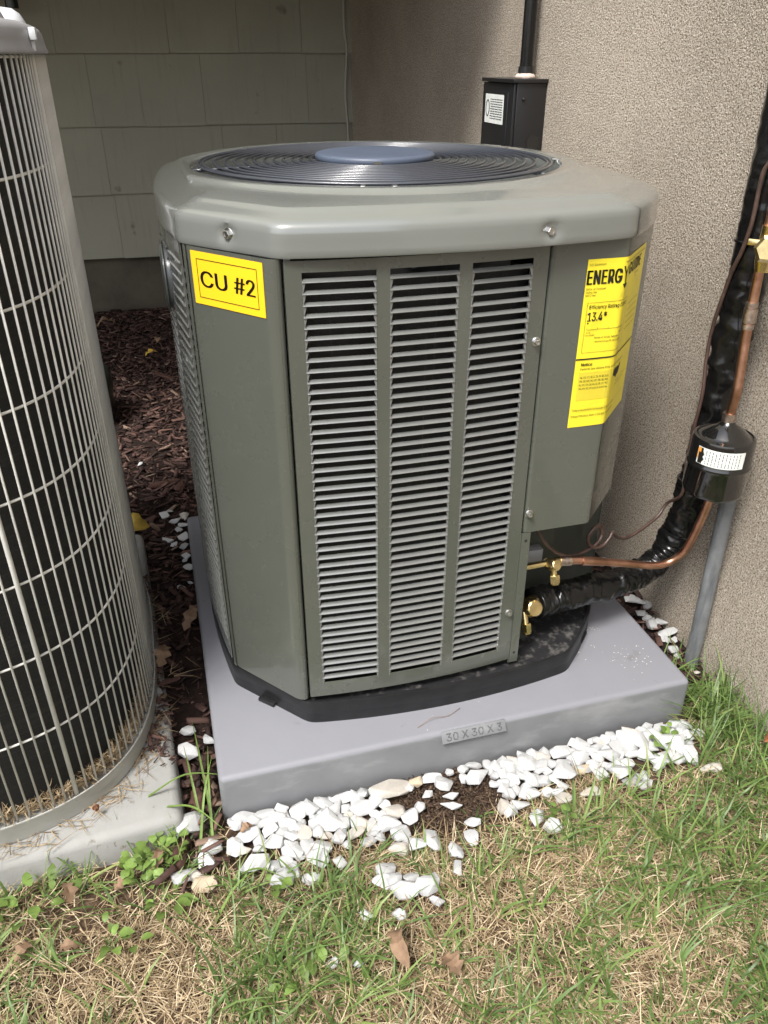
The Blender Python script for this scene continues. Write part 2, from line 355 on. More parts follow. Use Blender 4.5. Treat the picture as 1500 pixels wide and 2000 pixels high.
def solidify_text(mb, d):  # raise flat lettering by vector d
    n = len(mb.v); top = [tuple(Vector(v)+d) for v in mb.v]; from collections import Counter
    E = Counter(); 
    for f in mb.f:
        for i in range(len(f)): E[(f[i], f[(i+1)%len(f)])] += 1
    side = [(a, c, c+n, a+n) for (a, c) in E if (c, a) not in E]
    fs = [tuple(i+n for i in f) for f in mb.f]; mb.v += top; mb.f = fs+side
m = MB(); fit_text(m, '30 X 30 X 3', -.045, .045, -.006, .0115, lambda u, v: R45 @ Vector((u, v, .0007))+Vector((.383,-.0022,-.0085)), bold=.01)
solidify_text(m, R45 @ Vector((0,0,.0006))); m.build('size_lettering', M_['padside'], pad, smooth=0)
old_pad_r = math.radians(3.3)
op = empty('concrete_pad', (-.055, -.018, G), 'weathered pale concrete pad under the old wire-caged air conditioner', 'pad', rz=old_pad_r)
vs, fs = rounded_slab(-.80, 0, 0, .80, G-.01, -.035, .012, .004)
Rz = Matrix.Rotation(old_pad_r, 4, 'Z'); Tm = Matrix.Translation((-.055,-.018,0)) @ Rz
me = bpy.data.meshes.new('concrete_slab'); me.from_pydata([Tm @ v for v in vs], [], fs); me.materials.append(M_['concrete'])
for p in me.polygons: p.use_smooth = True
me.set_sharp_from_angle(angle=math.radians(40)); put('concrete_slab', me, op)
# ================================================================== the new air conditioner
AC = empty('air_conditioner', (.357, .42, 0), 'new olive-grey louvered air conditioner with yellow labels on the plastic pad', 'air conditioner')
def bul(p0, p1, b, n):  # points from p0 to p1 bowed outward (to the right of travel for a counter-clockwise outline)
    p0 = np.array(p0); p1 = np.array(p1); d = p1-p0; L = np.hypot(*d); nn = np.array([d[1], -d[0]])/L
    return [tuple(p0+d*t+nn*b*(1-(2*t-1)**2)) for t in np.linspace(0, 1, n)]
def outline(bf, bs, off=0, corner=None):
    pts = bul((.145,.075),(.575,.075),bf,16)+[(.62,.118),(.663,.168),(.690,.215)]+bul((.690,.225),(.690,.64),bs,14)[1:]+[(.575,.765)]+bul((.575,.765),(.145,.765),bf,12)[1:]+bul((.046,.65),(.046,.192),bs*1.2,14)
    c = np.array([.36,.42]); P = np.array(pts); N = 400; out = []
    Q = np.vstack([P, P[:1]])
    for k in range(N):
        a = 2*math.pi*k/N; d = np.array([math.cos(a), math.sin(a)]); best = 0
        for p, q in zip(Q[:-1], Q[1:]):
            e = q-p; det = d[0]*(-e[1])+e[0]*d[1]
            if abs(det) < 1e-12: continue
            r = p-c; t = (r[0]*(-e[1])+e[0]*r[1])/det; u = (d[0]*r[1]-d[1]*r[0])/det
            if t > 0 and -1e-9 <= u <= 1+1e-9: best = max(best, t)
        out.append(best)
    R = np.array(out); 
    R = (np.roll(R,1)+R+np.roll(R,-1))/3; R = (np.roll(R,1)+2*R+np.roll(R,-1))/4
    A = 2*np.pi*np.arange(N)/N
    return c, R, A
OC, OR_, OA = outline(.020, .016)
def loop_at(inset, z, R=None):
    r = (OR_ if R is None else R)-inset; return [(OC[0]+r[k]*math.cos(OA[k]), OC[1]+r[k]*math.sin(OA[k]), z) for k in range(len(OA))]
def skin_loops(mb, loops, closebottom=False, closetop=False):
    n = len(loops[0]); base = len(mb.v)
    for l in loops: mb.v += [tuple(p) for p in l]
    for i in range(len(loops)-1):
        for k in range(n): mb.f.append((base+i*n+k, base+i*n+(k+1)%n, base+(i+1)*n+(k+1)%n, base+(i+1)*n+k))
    if closetop: mb.f.append(tuple(base+(len(loops)-1)*n+k for k in range(n)))
# base pan
b = MB(); skin_loops(b, [loop_at(-.001,.0005), loop_at(.001,.016), loop_at(.000,.018), loop_at(-.0015,.038), loop_at(-.0005,.041), loop_at(.004,.041), loop_at(.006,.034)], closetop=False)
b.build('base_pan', M_['pan'], AC)
b = MB(); b.v = loop_at(.0055,.0345); b.f = [tuple(range(len(b.v)))]; b.build('pan_deck', M_['deck'], AC, smooth=0)
for (x, y, a) in ((.090,.136,-46),(.640,.146,46)):
    b = MB(); b.box((-.015,-.006,0),(.015,.006,.006), Matrix.Rotation(math.radians(a),3,'Z'), (x,y,.0005)); b.build('foot', M_['pan'], AC, bevel=.001)
# inner coil and body that close the view through the louvers
core = [(.165,.098),(.452,.098),(.452,.150),(.600,.195),(.655,.225),(.668,.36),(.668,.64),(.56,.745),(.16,.745),(.062,.64),(.056,.42),(.064,.205)]
MB().prism(core, .036, .655, top=False).build('condenser_coil', M_['coil'], AC, smooth=0)
MB().lathe([(.001,.640),(.29,.640)], 48, T=(.357,.42,0), capb=False).build('fan_deck', M_['dark'], AC)
# top cover
CC = np.array([.348, .430]); NR = 400
def circ(R, z):
    k = {.300:.051,.297:.053,.2905:.056,.283:.059,.2795:.061,.273:.064}.get(R)
    if k: return [(CC[0]+min(R, .001+OR_[i]-k)*math.cos(a), CC[1]+min(R, .001+OR_[i]-k)*math.sin(a), z) for i, a in enumerate(OA)]
    return [(CC[0]+R*math.cos(a), CC[1]+R*math.sin(a), z) for a in OA]
def blend(t, inset, R, z):
    l = loop_at(inset, z); c = circ(R, z); return [(p[0]*(1-t)+q[0]*t, p[1]*(1-t)+q[1]*t, z) for p, q in zip(l, c)]
b = MB()
scr = [(.094,.129,.708),(.458,.056,.706),(.66,.17,.706),(.30,.785,.706)]
L_ = [loop_at(.004,.690), loop_at(-.003,.690), loop_at(-.004,.6925), loop_at(-.0035,.699), loop_at(-.003,.708), loop_at(-.0028,.715), loop_at(-.002,.7205), loop_at(.0005,.7245), loop_at(.0045,.727), loop_at(.010,.7288), loop_at(.020,.7318), loop_at(.0285,.7345), loop_at(.0315,.7362), loop_at(.036,.7372), blend(.25,.04,.300,.7395), blend(.6,.04,.300,.742), circ(.300,.7445), circ(.297,.7468), circ(.2905,.7480), circ(.283,.7474), circ(.2795,.7466), circ(.273,.7468), circ(.2695,.7450), circ(.2675,.738), circ(.266,.70), circ(.265,.665)]
for li in range(1, 7):  # pressed dimples round the screws
    for k, p in enumerate(L_[li]):
        for s in scr[:2]:
            d = math.sqrt((p[0]-s[0])**2+(p[1]-s[1])**2+((p[2]-s[2])*1.3)**2)
            if d < .019:
                q = .0075*(.5+.5*math.cos(math.pi*d/.019)); v = Vector((OC[0]-p[0], OC[1]-p[1], 0)).normalized()*q
                L_[li][k] = (L_[li][k][0]+v.x, L_[li][k][1]+v.y, p[2])
skin_loops(b, L_); b.build('top_cover', M_['paintskydirt'], AC, smooth=50)
def hex_screw(p, nrm, r, parent, name='screw'):
    R = Vector(nrm).to_track_quat('Z','Y').to_matrix(); b = MB()
    b.lathe([(r*1.45,0),(r*1.5,.0008),(r*1.25,.0016),(r*.9,.0018)], 20, R, p)
    b.lathe([(r,.0015),(r,.0052),(r*.86,.0062),(r*.5,.0058),(r*.45,.0052)], 6, R, p)
    return b.build(name, M_['steel'], parent, smooth=20)
for (x, y, z, n) in ((.0985,.1335,.7075,(-.75,-.66,.0)),(.458,.0628,.7055,(.08,-1,.0))): hex_screw((x,y,z), n, .0052, AC)
# fan, hub and guard
for k in range(3):
    b = MB(); a0 = k*2.094+.5
    for i in range(7):
        t = i/6; r = .05+.205*t; wd = .45+.35*t
        for j in range(6):
            a = a0+(j/5-.5)*wd+t*.35; b.v.append((CC[0]+r*math.cos(a), CC[1]+r*math.sin(a), .668+.045*(j/5-.5)))
    for i in range(6):
        for j in range(5): b.f.append((i*6+j, i*6+j+1, i*6+j+7, i*6+j+6))
    b.build('fan_blade', mat('fan_plastic', (.06,.062,.066), .45) if k == 0 else bpy.data.materials['fan_plastic'], AC, smooth=60)
MB().lathe([(.055,.64),(.055,.69),(.045,.70),(.001,.70)], 32, T=(*CC,0)).build('motor', M_['dark'], AC)
GZ = .7470
radii = [.2575,.2515,.2350,.2200,.2055,.1910,.1770,.1630,.1495,.1360,.1225,.1100,.0975]
for R in radii:
    zz = GZ + .002*(1-(R/.2575)**2)
    MB().tube([(CC[0]+R*math.cos(a), CC[1]+R*math.sin(a), zz) for a in np.linspace(0, 2*math.pi, 121)[:-1]], .0020, 7, closed=True).build('guard_ring', M_['wire'], AC, smooth=180)
for deg in (184, 127, 42, 3, -46, -103, -137, 85):
    a = math.radians(deg); MB().tube([(CC[0]+R*math.cos(a+(.268-R)*1.0), CC[1]+R*math.sin(a+(.268-R)*1.0), GZ-.0042+ (.002 if R<.255 else 0)) for R in (.270,.258,.2,.15,.088)], .0022, 6).build('guard_spoke', M_['wire'], AC, smooth=180)
for deg in (127, 62, 100, -100, -108, -14, 22):
    a = math.radians(deg); R3 = Matrix.Rotation(a,3,'Z'); b = MB(); b.box((-.006,-.003,0),(.007,.003,.0022), R3, (CC[0]+.270*math.cos(a), CC[1]+.270*math.sin(a), .7455)); b.build('guard_clip', M_['steel'], AC, bevel=.0007)
b = MB(); b.lathe([(.080,.7455),(.0865,.747),(.0885,.750),(.0885,.7545),(.0870,.7568),(.082,.7580),(.06,.7585),(.001,.7587)], 64, T=(*CC,0)); b.build('hub_cap', M_['hub'], AC, smooth=60)
b = MB(); b.box((-.006,-.002,-.002),(.006,.0015,.002), None, (CC[0]-.02,CC[1]-.0865,.7515)); b.build('cap_clip', M_['steel'], AC)
# bowed panels
class Bow:
    def __init__(s, p0, p1, b):
        s.p0 = np.array(p0); s.p1 = np.array(p1); s.L = float(np.hypot(*(s.p1-s.p0))); s.d = (s.p1-s.p0)/s.L; s.n = np.array([s.d[1], -s.d[0]]); s.b = b
    def __call__(s, u, z, out=0):
        t = 2*u/s.L-1; q = s.p0+s.d*u+s.n*(s.b*(1-t*t)+out); return (q[0], q[1], z)
    def ang(s, u): t = 2*u/s.L-1; return math.atan2(s.d[1], s.d[0])+math.atan2(-s.b*2*t*2/s.L, 1)*-1*-1
def strip(mb, bow, u0, u1, z0, z1, th=.0014, n=4, out=0):
    us = np.linspace(u0, u1, n+1); vs = []
    for u in us: vs += [bow(u,z0,out), bow(u,z1,out), bow(u,z1,out-th), bow(u,z0,out-th)]
    fs = [(0,1,2,3)[::-1] and (3,2,1,0)]
    for i in range(n):
        a = i*4; c = a+4
        for k in range(4): fs.append((a+k, c+k, c+(k+1)%4, a+(k+1)%4)[::-1])
    fs.append(tuple(n*4+k for k in (0,1,2,3))); mb.add(vs, [tuple(f) for f in fs])
PITCH_L = .01315; NL = 45; LT = .6735
def louver_geo(w, e=.0040):
    """one slat: inner edge tucked behind the sheet, rolled lip at the sheet plane, corner gusset on each side of the slot below it"""
    b = MB(); prof = [(.0042,-.0002),(.0026,-.0008),(.0006,-.0018),(-.0012,-.0031),(-.0016,-.0037),(-.0011,-.0041)]; n = len(prof); hw = w/2
    for off in (0, 1):
        for (y, z) in prof:
            b.v += [(-hw, y+.0011*off, z-.0007*off), (hw, y+.0011*off, z-.0007*off)]
    for i in range(n-1):
        a = i*2; b.f.append((a, a+2, a+3, a+1)); c = a+2*n; b.f.append((c, c+1, c+3, c+2))
    a = (n-1)*2; b.f.append((a, a+2*n, a+1+2*n, a+1))
    zt = -.0040; zb = -.0036-PITCH_L
    for sx in (-1, 1):
        q = len(b.v); b.v += [(sx*hw,0,zt), (sx*(hw-e),.0008,zt), (sx*(hw-.0003),-.0010,zb+.0006), (sx*hw,.0002,zb), (sx*(hw-.0015),.0042,zb+.004), (sx*(hw-.6*e),.0042,zt-.002)]
        f = [(q,q+1,q+2),(q,q+2,q+3),(q+1,q+5,q+4),(q+1,q+4,q+2)]
        b.f += [t if sx < 0 else t[::-1] for t in f]
        q2 = len(b.v); b.v += [(sx*hw,-.0002,-.0005), (sx*(hw-.0040),-.0016,-.0036), (sx*(hw+.0006),-.0004,-.0045)]; b.f.append((q2,q2+1,q2+2) if sx < 0 else (q2+2,q2+1,q2))
    return b
def louvered(bow, cols, z0, z1, u0, u1, part, nl, top, stuffcols=(), notch=True):
    mb = MB(); edges = [u0]
    for c in cols: edges += list(c)
    edges.append(u1)
    slot0 = top-(nl+.55)*PITCH_L+.001
    for i in range(0, len(edges), 2): strip(mb, bow, edges[i], edges[i+1], z0, z1, n=2)
    for c in cols:
        strip(mb, bow, c[0], c[1], top, z1, n=6); strip(mb, bow, c[0], c[1], z0, slot0, n=6)
    pf = mb.build(part, M_['paint'], AC, smooth=30)
    for ci, c in enumerate(cols):
        w = c[1]-c[0]; um = (c[0]+c[1])/2; me = louver_geo(w).mesh('louver', M_['louver'], 40)
        t = 2*um/bow.L-1; tang = bow.d+bow.n*(-4*bow.b*t/bow.L); ang = math.atan2(tang[1], tang[0])
        chord = .5*(np.array(bow(c[0],0))+np.array(bow(c[1],0)))
        Rm = Matrix.Rotation(ang, 3, 'Z')
        if ci in stuffcols:
            big = MB()
            for k in range(nl):
                p = Vector((chord[0], chord[1], top-(k+.55)*PITCH_L)); big.add([Rm @ v.co + p for v in me.vertices], [tuple(q.vertices) for q in me.polygons])
            big.build('louver_bank', M_['louver'], AC, smooth=40)['kind'] = 'stuff'
        else:
            for k in range(nl): put('louver', me, AC, (chord[0], chord[1], top-(k+.55)*PITCH_L), rot=Rm)
front = Bow((.1495,.0765), (.4675,.0765), .010)
louvered(front, [(.0185,.1025),(.1185,.2020),(.2180,.2975)], .050, .6862, 0, .318, 'front_panel', NL, LT)
# little folded lips at the edges of the front panel
for (ux, zz) in ((0,0),(.318,0)):
    b = MB(); x, y, _ = front(ux, 0); s = .0007; b.box((-s,0,.050),(s,.012,.6862), None, (x,y,0)); b.build('panel_flange', M_['paint'], AC, smooth=0)
b = MB(); strip(b, front, .004, .314, .6850, .6864, .012, 8, 0); b.build('panel_flange', M_['paint'], AC, smooth=0)
b = MB(); b.box((-.004,-.0012,.676),(.004,.001,.692), None, (.1535,.0815,0)); b.build('panel_tab', M_['louver'], AC, bevel=.0006)
left = Bow((.0445,.640), (.0445,.198), .019)
louvered(left, [(.443-.445-.0+.354,.437),(.2545,.3375),(.155,.238),(.0555,.1385)], .050, .6885, 0, .442, 'left_panel', NL, LT, stuffcols=(2,3))
right = Bow((.690,.222), (.690,.640), .014)
louvered(right, [(.015,.098),(.115,.198),(.215,.298),(.315,.398)], .285, .6885, 0, .418, 'right_panel', 24, LT, stuffcols=(0,1,2,3))
b = MB(); strip(b, right, 0, .418, .042, .284, .0014, 10); b.build('right_lower_panel', M_['paint'], AC, smooth=30)
def path_panel(pts, z0, z1, name, r=.006, th=.0014, material='paint', ret=.012):
    """bent sheet following a plan polyline with rounded folds"""
    P = [Vector((p[0], p[1])) for p in pts]; Q = [P[0]]
    for i in range(1, len(P)-1):
        a = (P[i-1]-P[i]).normalized(); c = (P[i+1]-P[i]).normalized()
        for t in (0,.25,.5,.75,1): Q.append((1-t)**2*(P[i]+a*r)+2*t*(1-t)*P[i]+t*t*(P[i]+c*r))
    Q.append(P[-1]); mb = MB(); n = len(Q); vs = []
    for i, q in enumerate(Q):
        t = (Q[min(i+1,n-1)]-Q[max(i-1,0)]).normalized(); nn = Vector((t.y,-t.x)); p = q-nn*th
        vs += [(q.x,q.y,z0),(q.x,q.y,z1),(p.x,p.y,z1),(p.x,p.y,z0)]
    fs = [(3,2,1,0)]
    for i in range(n-1):
        for k in range(4): fs.append((i*4+k, i*4+4+k, i*4+4+(k+1)%4, i*4+(k+1)%4)[::-1])
    fs.append(tuple((n-1)*4+k for k in range(4))); mb.add(vs, fs); return mb.build(name, M_[material], AC, smooth=45)
path_panel([(.047,.206),(.0478,.190),(.052,.180),(.132,.0795),(.1465,.0760),(.1478,.086)], .046, .689, 'corner_panel', r=.009)
path_panel([(.4705,.088),(.4715,.0762),(.575,.0768),(.6655,.1685),(.6885,.2135),(.6895,.2200)], .285, .6905, 'service_panel', r=.006)
path_panel([(.145,.767),(.04,.65)], .046, .689, 'back_corner_panel'); path_panel([(.692,.64),(.575,.767)], .046, .689, 'back_corner_panel'); path_panel([(.575,.768),(.36,.783),(.145,.768)], .046, .689, 'back_panel')
MB().prism([(.4725,.0780),(.574,.0790),(.663,.1705),(.684,.215),(.684,.3),(.4725,.3)], .2865, .2885).build('service_panel_floor', M_['dark'], AC, smooth=0)
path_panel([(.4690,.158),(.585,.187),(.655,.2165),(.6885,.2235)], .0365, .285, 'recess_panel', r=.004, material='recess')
path_panel([(.4685,.157),(.4690,.078),(.4695,.0762),(.4835,.0763)], .043, .284, 'corner_post', r=.002)
for (x, z) in ((.4765,.271),(.4765,.062)):
    MB().lathe([(.0022,0),(.0012,.0004)], 12, Vector((0,-1,0)).to_track_quat('Z','Y').to_matrix(), (x,.0760,z)).build('screw_hole', M_['dark'], AC)
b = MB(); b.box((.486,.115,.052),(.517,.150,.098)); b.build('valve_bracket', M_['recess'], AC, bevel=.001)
b = MB(); b.box((.474,.150,.176),(.548,.168,.198)); b.build('valve_bracket', M_['oldcap'], AC, bevel=.001)
for (x, z) in ((.4610,.570),(.4600,.145)): hex_screw((x,.0752,z), (0,-1,0), .0040, AC)
hex_screw((.4768,.0752,.3175), (0,-1,0), .0042, AC)
for (x, y, z) in ((.148,.071,.5),):
    pass
# badge on the left side
bd = MB(); q = left(.290, .618, .0025)
Rb = Matrix.Rotation(math.radians(0), 3, 'X')
cx_, cy_, cz_ = q
for lay, (ox, k) in enumerate(((.008,1),(0,1.0),(-.0035,.93),(-.0045,.8))):
    for i in range(40):
        a = 2*math.pi*i/40; ca, sa = math.cos(a), math.sin(a)
        bd.v.append((cx_+ox, cy_+.058*k*abs(ca)**.8*(1 if ca > 0 else -1), cz_+.042*k*abs(sa)**.8*(1 if sa > 0 else -1)))
for l in range(3):
    for i in range(40): bd.f.append((l*40+i, l*40+(i+1)%40, (l+1)*40+(i+1)%40, (l+1)*40+i))
bd.f.append(tuple(120+i for i in range(40))); bdo = bd.build('badge', M_['badge'], AC, smooth=50)
rim = [(cx_-.001, cy_+.0592*abs(math.cos(a))**.8*(1 if math.cos(a) > 0 else -1), cz_+.0432*abs(math.sin(a))**.8*(1 if math.sin(a) > 0 else -1)) for a in np.linspace(0, 2*math.pi, 49)[:-1]]
MB().tube(rim, .0018, 6, closed=True).build('badge_rim', M_['paint'], AC, smooth=180)
# ------------------------------------------------------------------ CU #2 label
p0 = np.array([.0548,.1766]); p1 = np.array([.1290,.0833]); dd = (p1-p0); LW = float(np.hypot(*dd)); dd /= LW; nn = np.array([dd[1], -dd[0]])
def cuf(o): 
    def f(u, v): q = p0+dd*u+nn*(o+.0004); return (q[0], q[1], .6845+v)
    return f
cu = MB(); rect(cu, .0015, -.0615, LW-.0025, 0, cuf(.0006)); rect(cu, .0015, -.0615, LW-.0025, 0, cuf(.0001)); cu.f[-1] = cu.f[-1][::-1]
for a, c in ((0,1),(1,2),(2,3),(3,0)): cu.f.append((a+4, c+4, c, a))
nm = cu.build('unit_number_label', M_['amber'], AC, smooth=0)
m = MB(); f = cuf(.0009); frame_rect(m, .0105, -.0535, LW-.0115, -.0080, .0009, f)
fit_text(m, 'CU', .0155, .0155+.043, -.0400, .0185, f, bold=.045); fit_text(m, '#2', .0705, LW-.0165, -.0400, .0185, f, bold=.045)
m.build('unit_number_print', M_['ink'], nm, smooth=0)
# ------------------------------------------------------------------ energy label, wrapped round the fold of the service panel
FX = .0535; TOPZ = .6665; 
s0 = np.array([.5205,.0767]); s1 = np.array([.575,.0768]); ch = np.array([.0905,.0917]); ch /= np.hypot(*ch)
def egf(o):
    def f(u, v):
        r = .007
        if u < FX-r: q = s0+np.array([u,0.]); n = np.array([0,-1.])
        elif u > FX+r: q = s1+ch*(u-FX-.0006); n = np.array([ch[1], -ch[0]])
        else:
            t = (u-FX+r)/(2*r); A = s1-np.array([r,0]); C = s1+ch*r; q = (1-t)**2*A+2*t*(1-t)*s1+t*t*C
            n = np.array([0,-1.])*(1-t)+np.array([ch[1], -ch[0]])*t; n /= np.hypot(*n)
        z = TOPZ+v+ .002*max(0,u-FX)/.1
        wr = .00055*(1+noise.noise(Vector((u*38, v*26, 3))))+.0004*(1+noise.noise(Vector((u*90, v*30, 9)))) if -.2 < v < -.03 and .01 < u < .14 else .0004
        q = q+n*(o+wr); return (q[0], q[1], z)
    return f
EW, EH = .147, -.2225
eg = MB(); f = egf(.0004); nu, nv = 60, 70
for j in range(nv+1):
    for i in range(nu+1): eg.v.append(f(EW*i/nu, EH*j/nv))
for j in range(nv):
    for i in range(nu): a = j*(nu+1)+i; eg.f.append((a, a+nu+1, a+nu+2, a+1))
lab = eg.build('energy_label', M_['yellow'], AC, smooth=180)
pr = MB(); f = egf(.0010)
def T(s, u0, u1, v, h, bold=0, space=1.0): fit_text(pr, s, u0, u1, v, h, f, bold, space)
T('U.S. Government', .003, .025, -.0078, .0026)
T('Federal law prohibits removal of this label before consumer purchase.', .052, .139, -.0068, .0022)
T('ENERG', .0018, .0482, -.0305, .0172, .055, 1.12); T('GUIDE', .0660, .1240, -.0240, .0145, .05, 1.12)
rect(pr, .0540, -.0330, .0566, -.0200, f); pr.add([f(.0540,-.0210),f(.0566,-.0210),f(.0522,-.0110),f(.0496,-.0110)], [(0,1,2,3)]); pr.add([f(.0540,-.0210),f(.0566,-.0210),f(.0625,-.0110),f(.0599,-.0110)], [(0,1,2,3)])
pr.add([f(.0505,-.0325),f(.0600,-.0325),f(.0553,-.0390)], [(2,1,0)])
T('Central Air Conditioner', .0015, .0290, -.0372, .0027); T('Cooling Only', .0015, .0165, -.0412, .0027); T('Split System', .0015, .0155, -.0452, .0027)
T('Manufacturer', .098, .118, -.0300, .0022); T('Model', .098, .106, -.0335, .0022)
frame_rect(pr, .0062, -.1180, .0760, -.0530, .0004, f, 12)
T('Efficiency Rating (SEER2)', .0095, .0720, -.0612, .0048, .02); T('13.4*', .0085, .0350, -.0765, .0112, .035)
pr.add([f(.0085,-.0785),f(.0115,-.0785),f(.0100,-.0808)], [(2,1,0)])
rect(pr, .0095, -.0880, .0700, -.0875, f, 12)
for u in (.0095, .0245, .0395, .0545, .0696): rect(pr, u, -.0880, u+.0004, -.0855, f)
T('13.4', .0090, .0150, -.0922, .0026); T('19.0', .0620, .0690, -.0915, .0026); T('Least Efficient', .0080, .0215, -.0958, .0020); T('Most Efficient', .0560, .0705, -.0950, .0020)
T('Range of Similar Models', .0220, .0560, -.1000, .0026); T('*Seasonal Energy Efficiency Ratio 2', .0220, .0620, -.1050, .0024)
for k in range(5): T('Your cost will depend on your rates and use', .084, .136-.004*(k%2), -.066-.0085*k, .0020)
rect(pr, 0, -.1275, EW, -.1255, f, 24)
T('Notice', .0085, .0240, -.1360, .0042, .05); T('Federal law allows this unit to be installed only in:', .0080, .1000, -.1415, .0030)
for k, s in enumerate(('AK, CO, CT, ID, IL, IA, IN, KS, MA,', 'ME, MI, MN, MO, MT, ND, NE, NH,', 'NJ, NY, OH, OR, PA, RI, SD, UT, VT,', 'WA, WV, WI, WY and U.S. territories.')): T(s, .0090, .0500, -.1530-.0052*k, .0028)
T('Federal law prohibits installation of this unit in other states.', .0040, .0850, -.1990, .0026); T('Energy Efficiency Ratio 2 (EER2): The installed system', .0030, .0850, -.2080, .0030)
T('For energy cost information, visit', .080, .130, -.170, .0022); T('productinfo.energy.gov', .080, .122, -.175, .0022)
# dark map shape on the label
mp = [(.062,-.150),(.066,-.1475),(.070,-.1480),(.078,-.1475),(.084,-.1490),(.090,-.1450),(.092,-.1480),(.088,-.1540),(.085,-.1590),(.080,-.1600),(.076,-.1640),(.072,-.1590),(.066,-.1580),(.062,-.1550)]
pr.add([f(*q) for q in mp]+[f(.076,-.154)], [((i+1)%len(mp), i, len(mp)) for i in range(len(mp))])
pr.build('energy_label_print', M_['ink'], lab, smooth=0)
pf_ = MB(); f7 = egf(.0007); rect(pf_, .0070, -.1840, .0560, -.1445, f7, 12); pf_.build('shaded_print', mat('dull_yellow_print', (.66,.55,.04), .4), lab, smooth=0)
# ------------------------------------------------------------------ valves
def hexcap(p, d, r, l, nm, par, lab=None, flange=True):
    R = Vector(d).to_track_quat('Z','Y').to_matrix(); b = MB()
    b.lathe([(r*.9,0),(r,.0012),(r,l*.72),(r*.92,l*.82)], 6, R, p); b.lathe([(r*.90,l*.75),(r*.86,l*.93),(r*.74,l),(.0005,l)], 28, R, p)
    return b.build(nm, M_['brass'], par, smooth=25, label=lab)
sv = empty('liquid_service_valve', (.555,.125,.190), 'upper small brass service valve with hex caps where the copper pipe enters', 'valve')
MB().tube([(.470,.125,.1865),(.548,.125,.1885)], .0052, 14).build('stub_pipe', M_['brass'], sv, smooth=60)
MB().lathe([(.0085,-.014),(.0098,-.010),(.0098,.006),(.0082,.010)], 18, Vector((-.3,.75,-.35)).to_track_quat('Z','Y').to_matrix(), (.549,.123,.188)).build('body', M_['brass'], sv)
MB().tube([(.548,.128,.187),(.569,.126,.1875)], .0072, 12).build('body', M_['brass'], sv, smooth=60)
hexcap((.5480,.1220,.1870), (.28,-.80,.42), .0108, .016, 'hex_cap', sv)
MB().tube([(.551,.120,.186),(.553,.114,.168)], .0052, 12).build('port_neck', M_['brass'], sv, smooth=60)
hexcap((.5525,.1145,.172), (.07,-.22,-.97), .0085, .017, 'port_cap', sv)
sv2 = empty('suction_service_valve', (.528,.130,.117), 'lower larger brass service valve at the end of the black wrapped pipe', 'valve')
MB().tube([(.478,.150,.110),(.498,.136,.110),(.520,.118,.112)], .011, 14).build('body', M_['brass'], sv2, smooth=60)
MB().tube([(.520,.126,.112),(.542,.132,.110)], .0125, 14).build('body', M_['brass'], sv2, smooth=60)
hexcap((.5175,.118,.113), (.10,-.86,.46), .0152, .020, 'hex_cap', sv2)
MB().tube([(.510,.122,.104),(.511,.112,.082)], .0058, 12).build('port_neck', M_['brass'], sv2, smooth=60)
hexcap((.511,.1125,.086), (.06,-.30,-.95), .0088, .019, 'port_cap', sv2)
# ================================================================== pipes on the wall
ins = [(.532,.130,.108),(.560,.137,.1055),(.591,.143,.102),(.646,.155,.096),(.703,.168,.089),(.761,.181,.091),(.804,.190,.112),(.824,.190,.155),(.826,.180,.209),(.826,.175,.269),(.828,.172,.327),(.828,.168,.409),(.828,.166,.484),(.830,.165,.562),(.831,.164,.635),(.832,.165,.703),(.832,.166,.767),(.832,.168,.86),(.832,.168,1.05),(.832,.168,1.4)]
ip = spline(ins, 22); nI = len(ip); rr = []
def sq(i, a):
    p = ip[i]; s = i*.0034*22/8
    w1 = noise.noise(Vector((i*.115, math.cos(a)*1.1, math.sin(a)*1.1))); w2 = noise.noise(Vector((i*.33+40, math.cos(a)*1.6, math.sin(a)*1.6)))
    wrapv = ((i/19.0+a/6.2832) % 1.0); ridge = .06*max(0, 1-abs(wrapv-.5)*7)
    k = .35 if p.z > .60 else 1.0
    return 1+k*(.20*w1+.12*w2)+ridge*(.5 if p.z > .6 else 1)-.02
for i, p in enumerate(ip):
    r = .0248 if p.z < .45 else (.0265 if p.z < .62 else .0285); rr.append(r)
lp = empty('insulated_suction_pipe', (.82,.17,.10), 'thick black tape-wrapped pipe curving from the lower valve up the stucco wall', 'pipe')
MB().tube(ip, rr, 30, squash=sq).build('tape_wrap', M_['wrap'], lp, smooth=180)
MB().lathe([(.0262,-.004),(.0275,-.003),(.0275,.003),(.0262,.004)], 28, None, (.826,.1755,.270)).build('tie', M_['gloss'], lp, smooth=40)
MB().lathe([(.0300,-.0018),(.0306,-.001),(.0306,.001),(.0300,.0018)], 28, None, (.8315,.1645,.655)).build('tie', M_['gloss'], lp, smooth=40)
cpp = [(.566,.1255,.1875),(.600,.1235,.184),(.626,.124,.1780),(.686,.126,.1610),(.735,.128,.1470),(.762,.1285,.1440),(.780,.126,.1520),(.789,.118,.170),(.7905,.108,.199),(.7905,.098,.240),(.7905,.091,.276),(.7905,.089,.300)]
cop = empty('copper_liquid_pipe', (.79,.12,.15), 'bare copper pipe bending from the upper valve to the black filter drier', 'pipe')
MB().tube(spline(cpp, 8), .0064, 16).build('tube', M_['copper'], cop, smooth=180)
MB().tube([(.566,.1255,.1875),(.584,.1245,.1858)], .0082, 14).build('brazed_joint', M_['solder'], cop, smooth=60)
MB().tube([(.603,.1235,.1832),(.640,.1240,.1742)], [.0078,.0072], 14).build('brazed_joint', M_['copper'], cop, smooth=60)
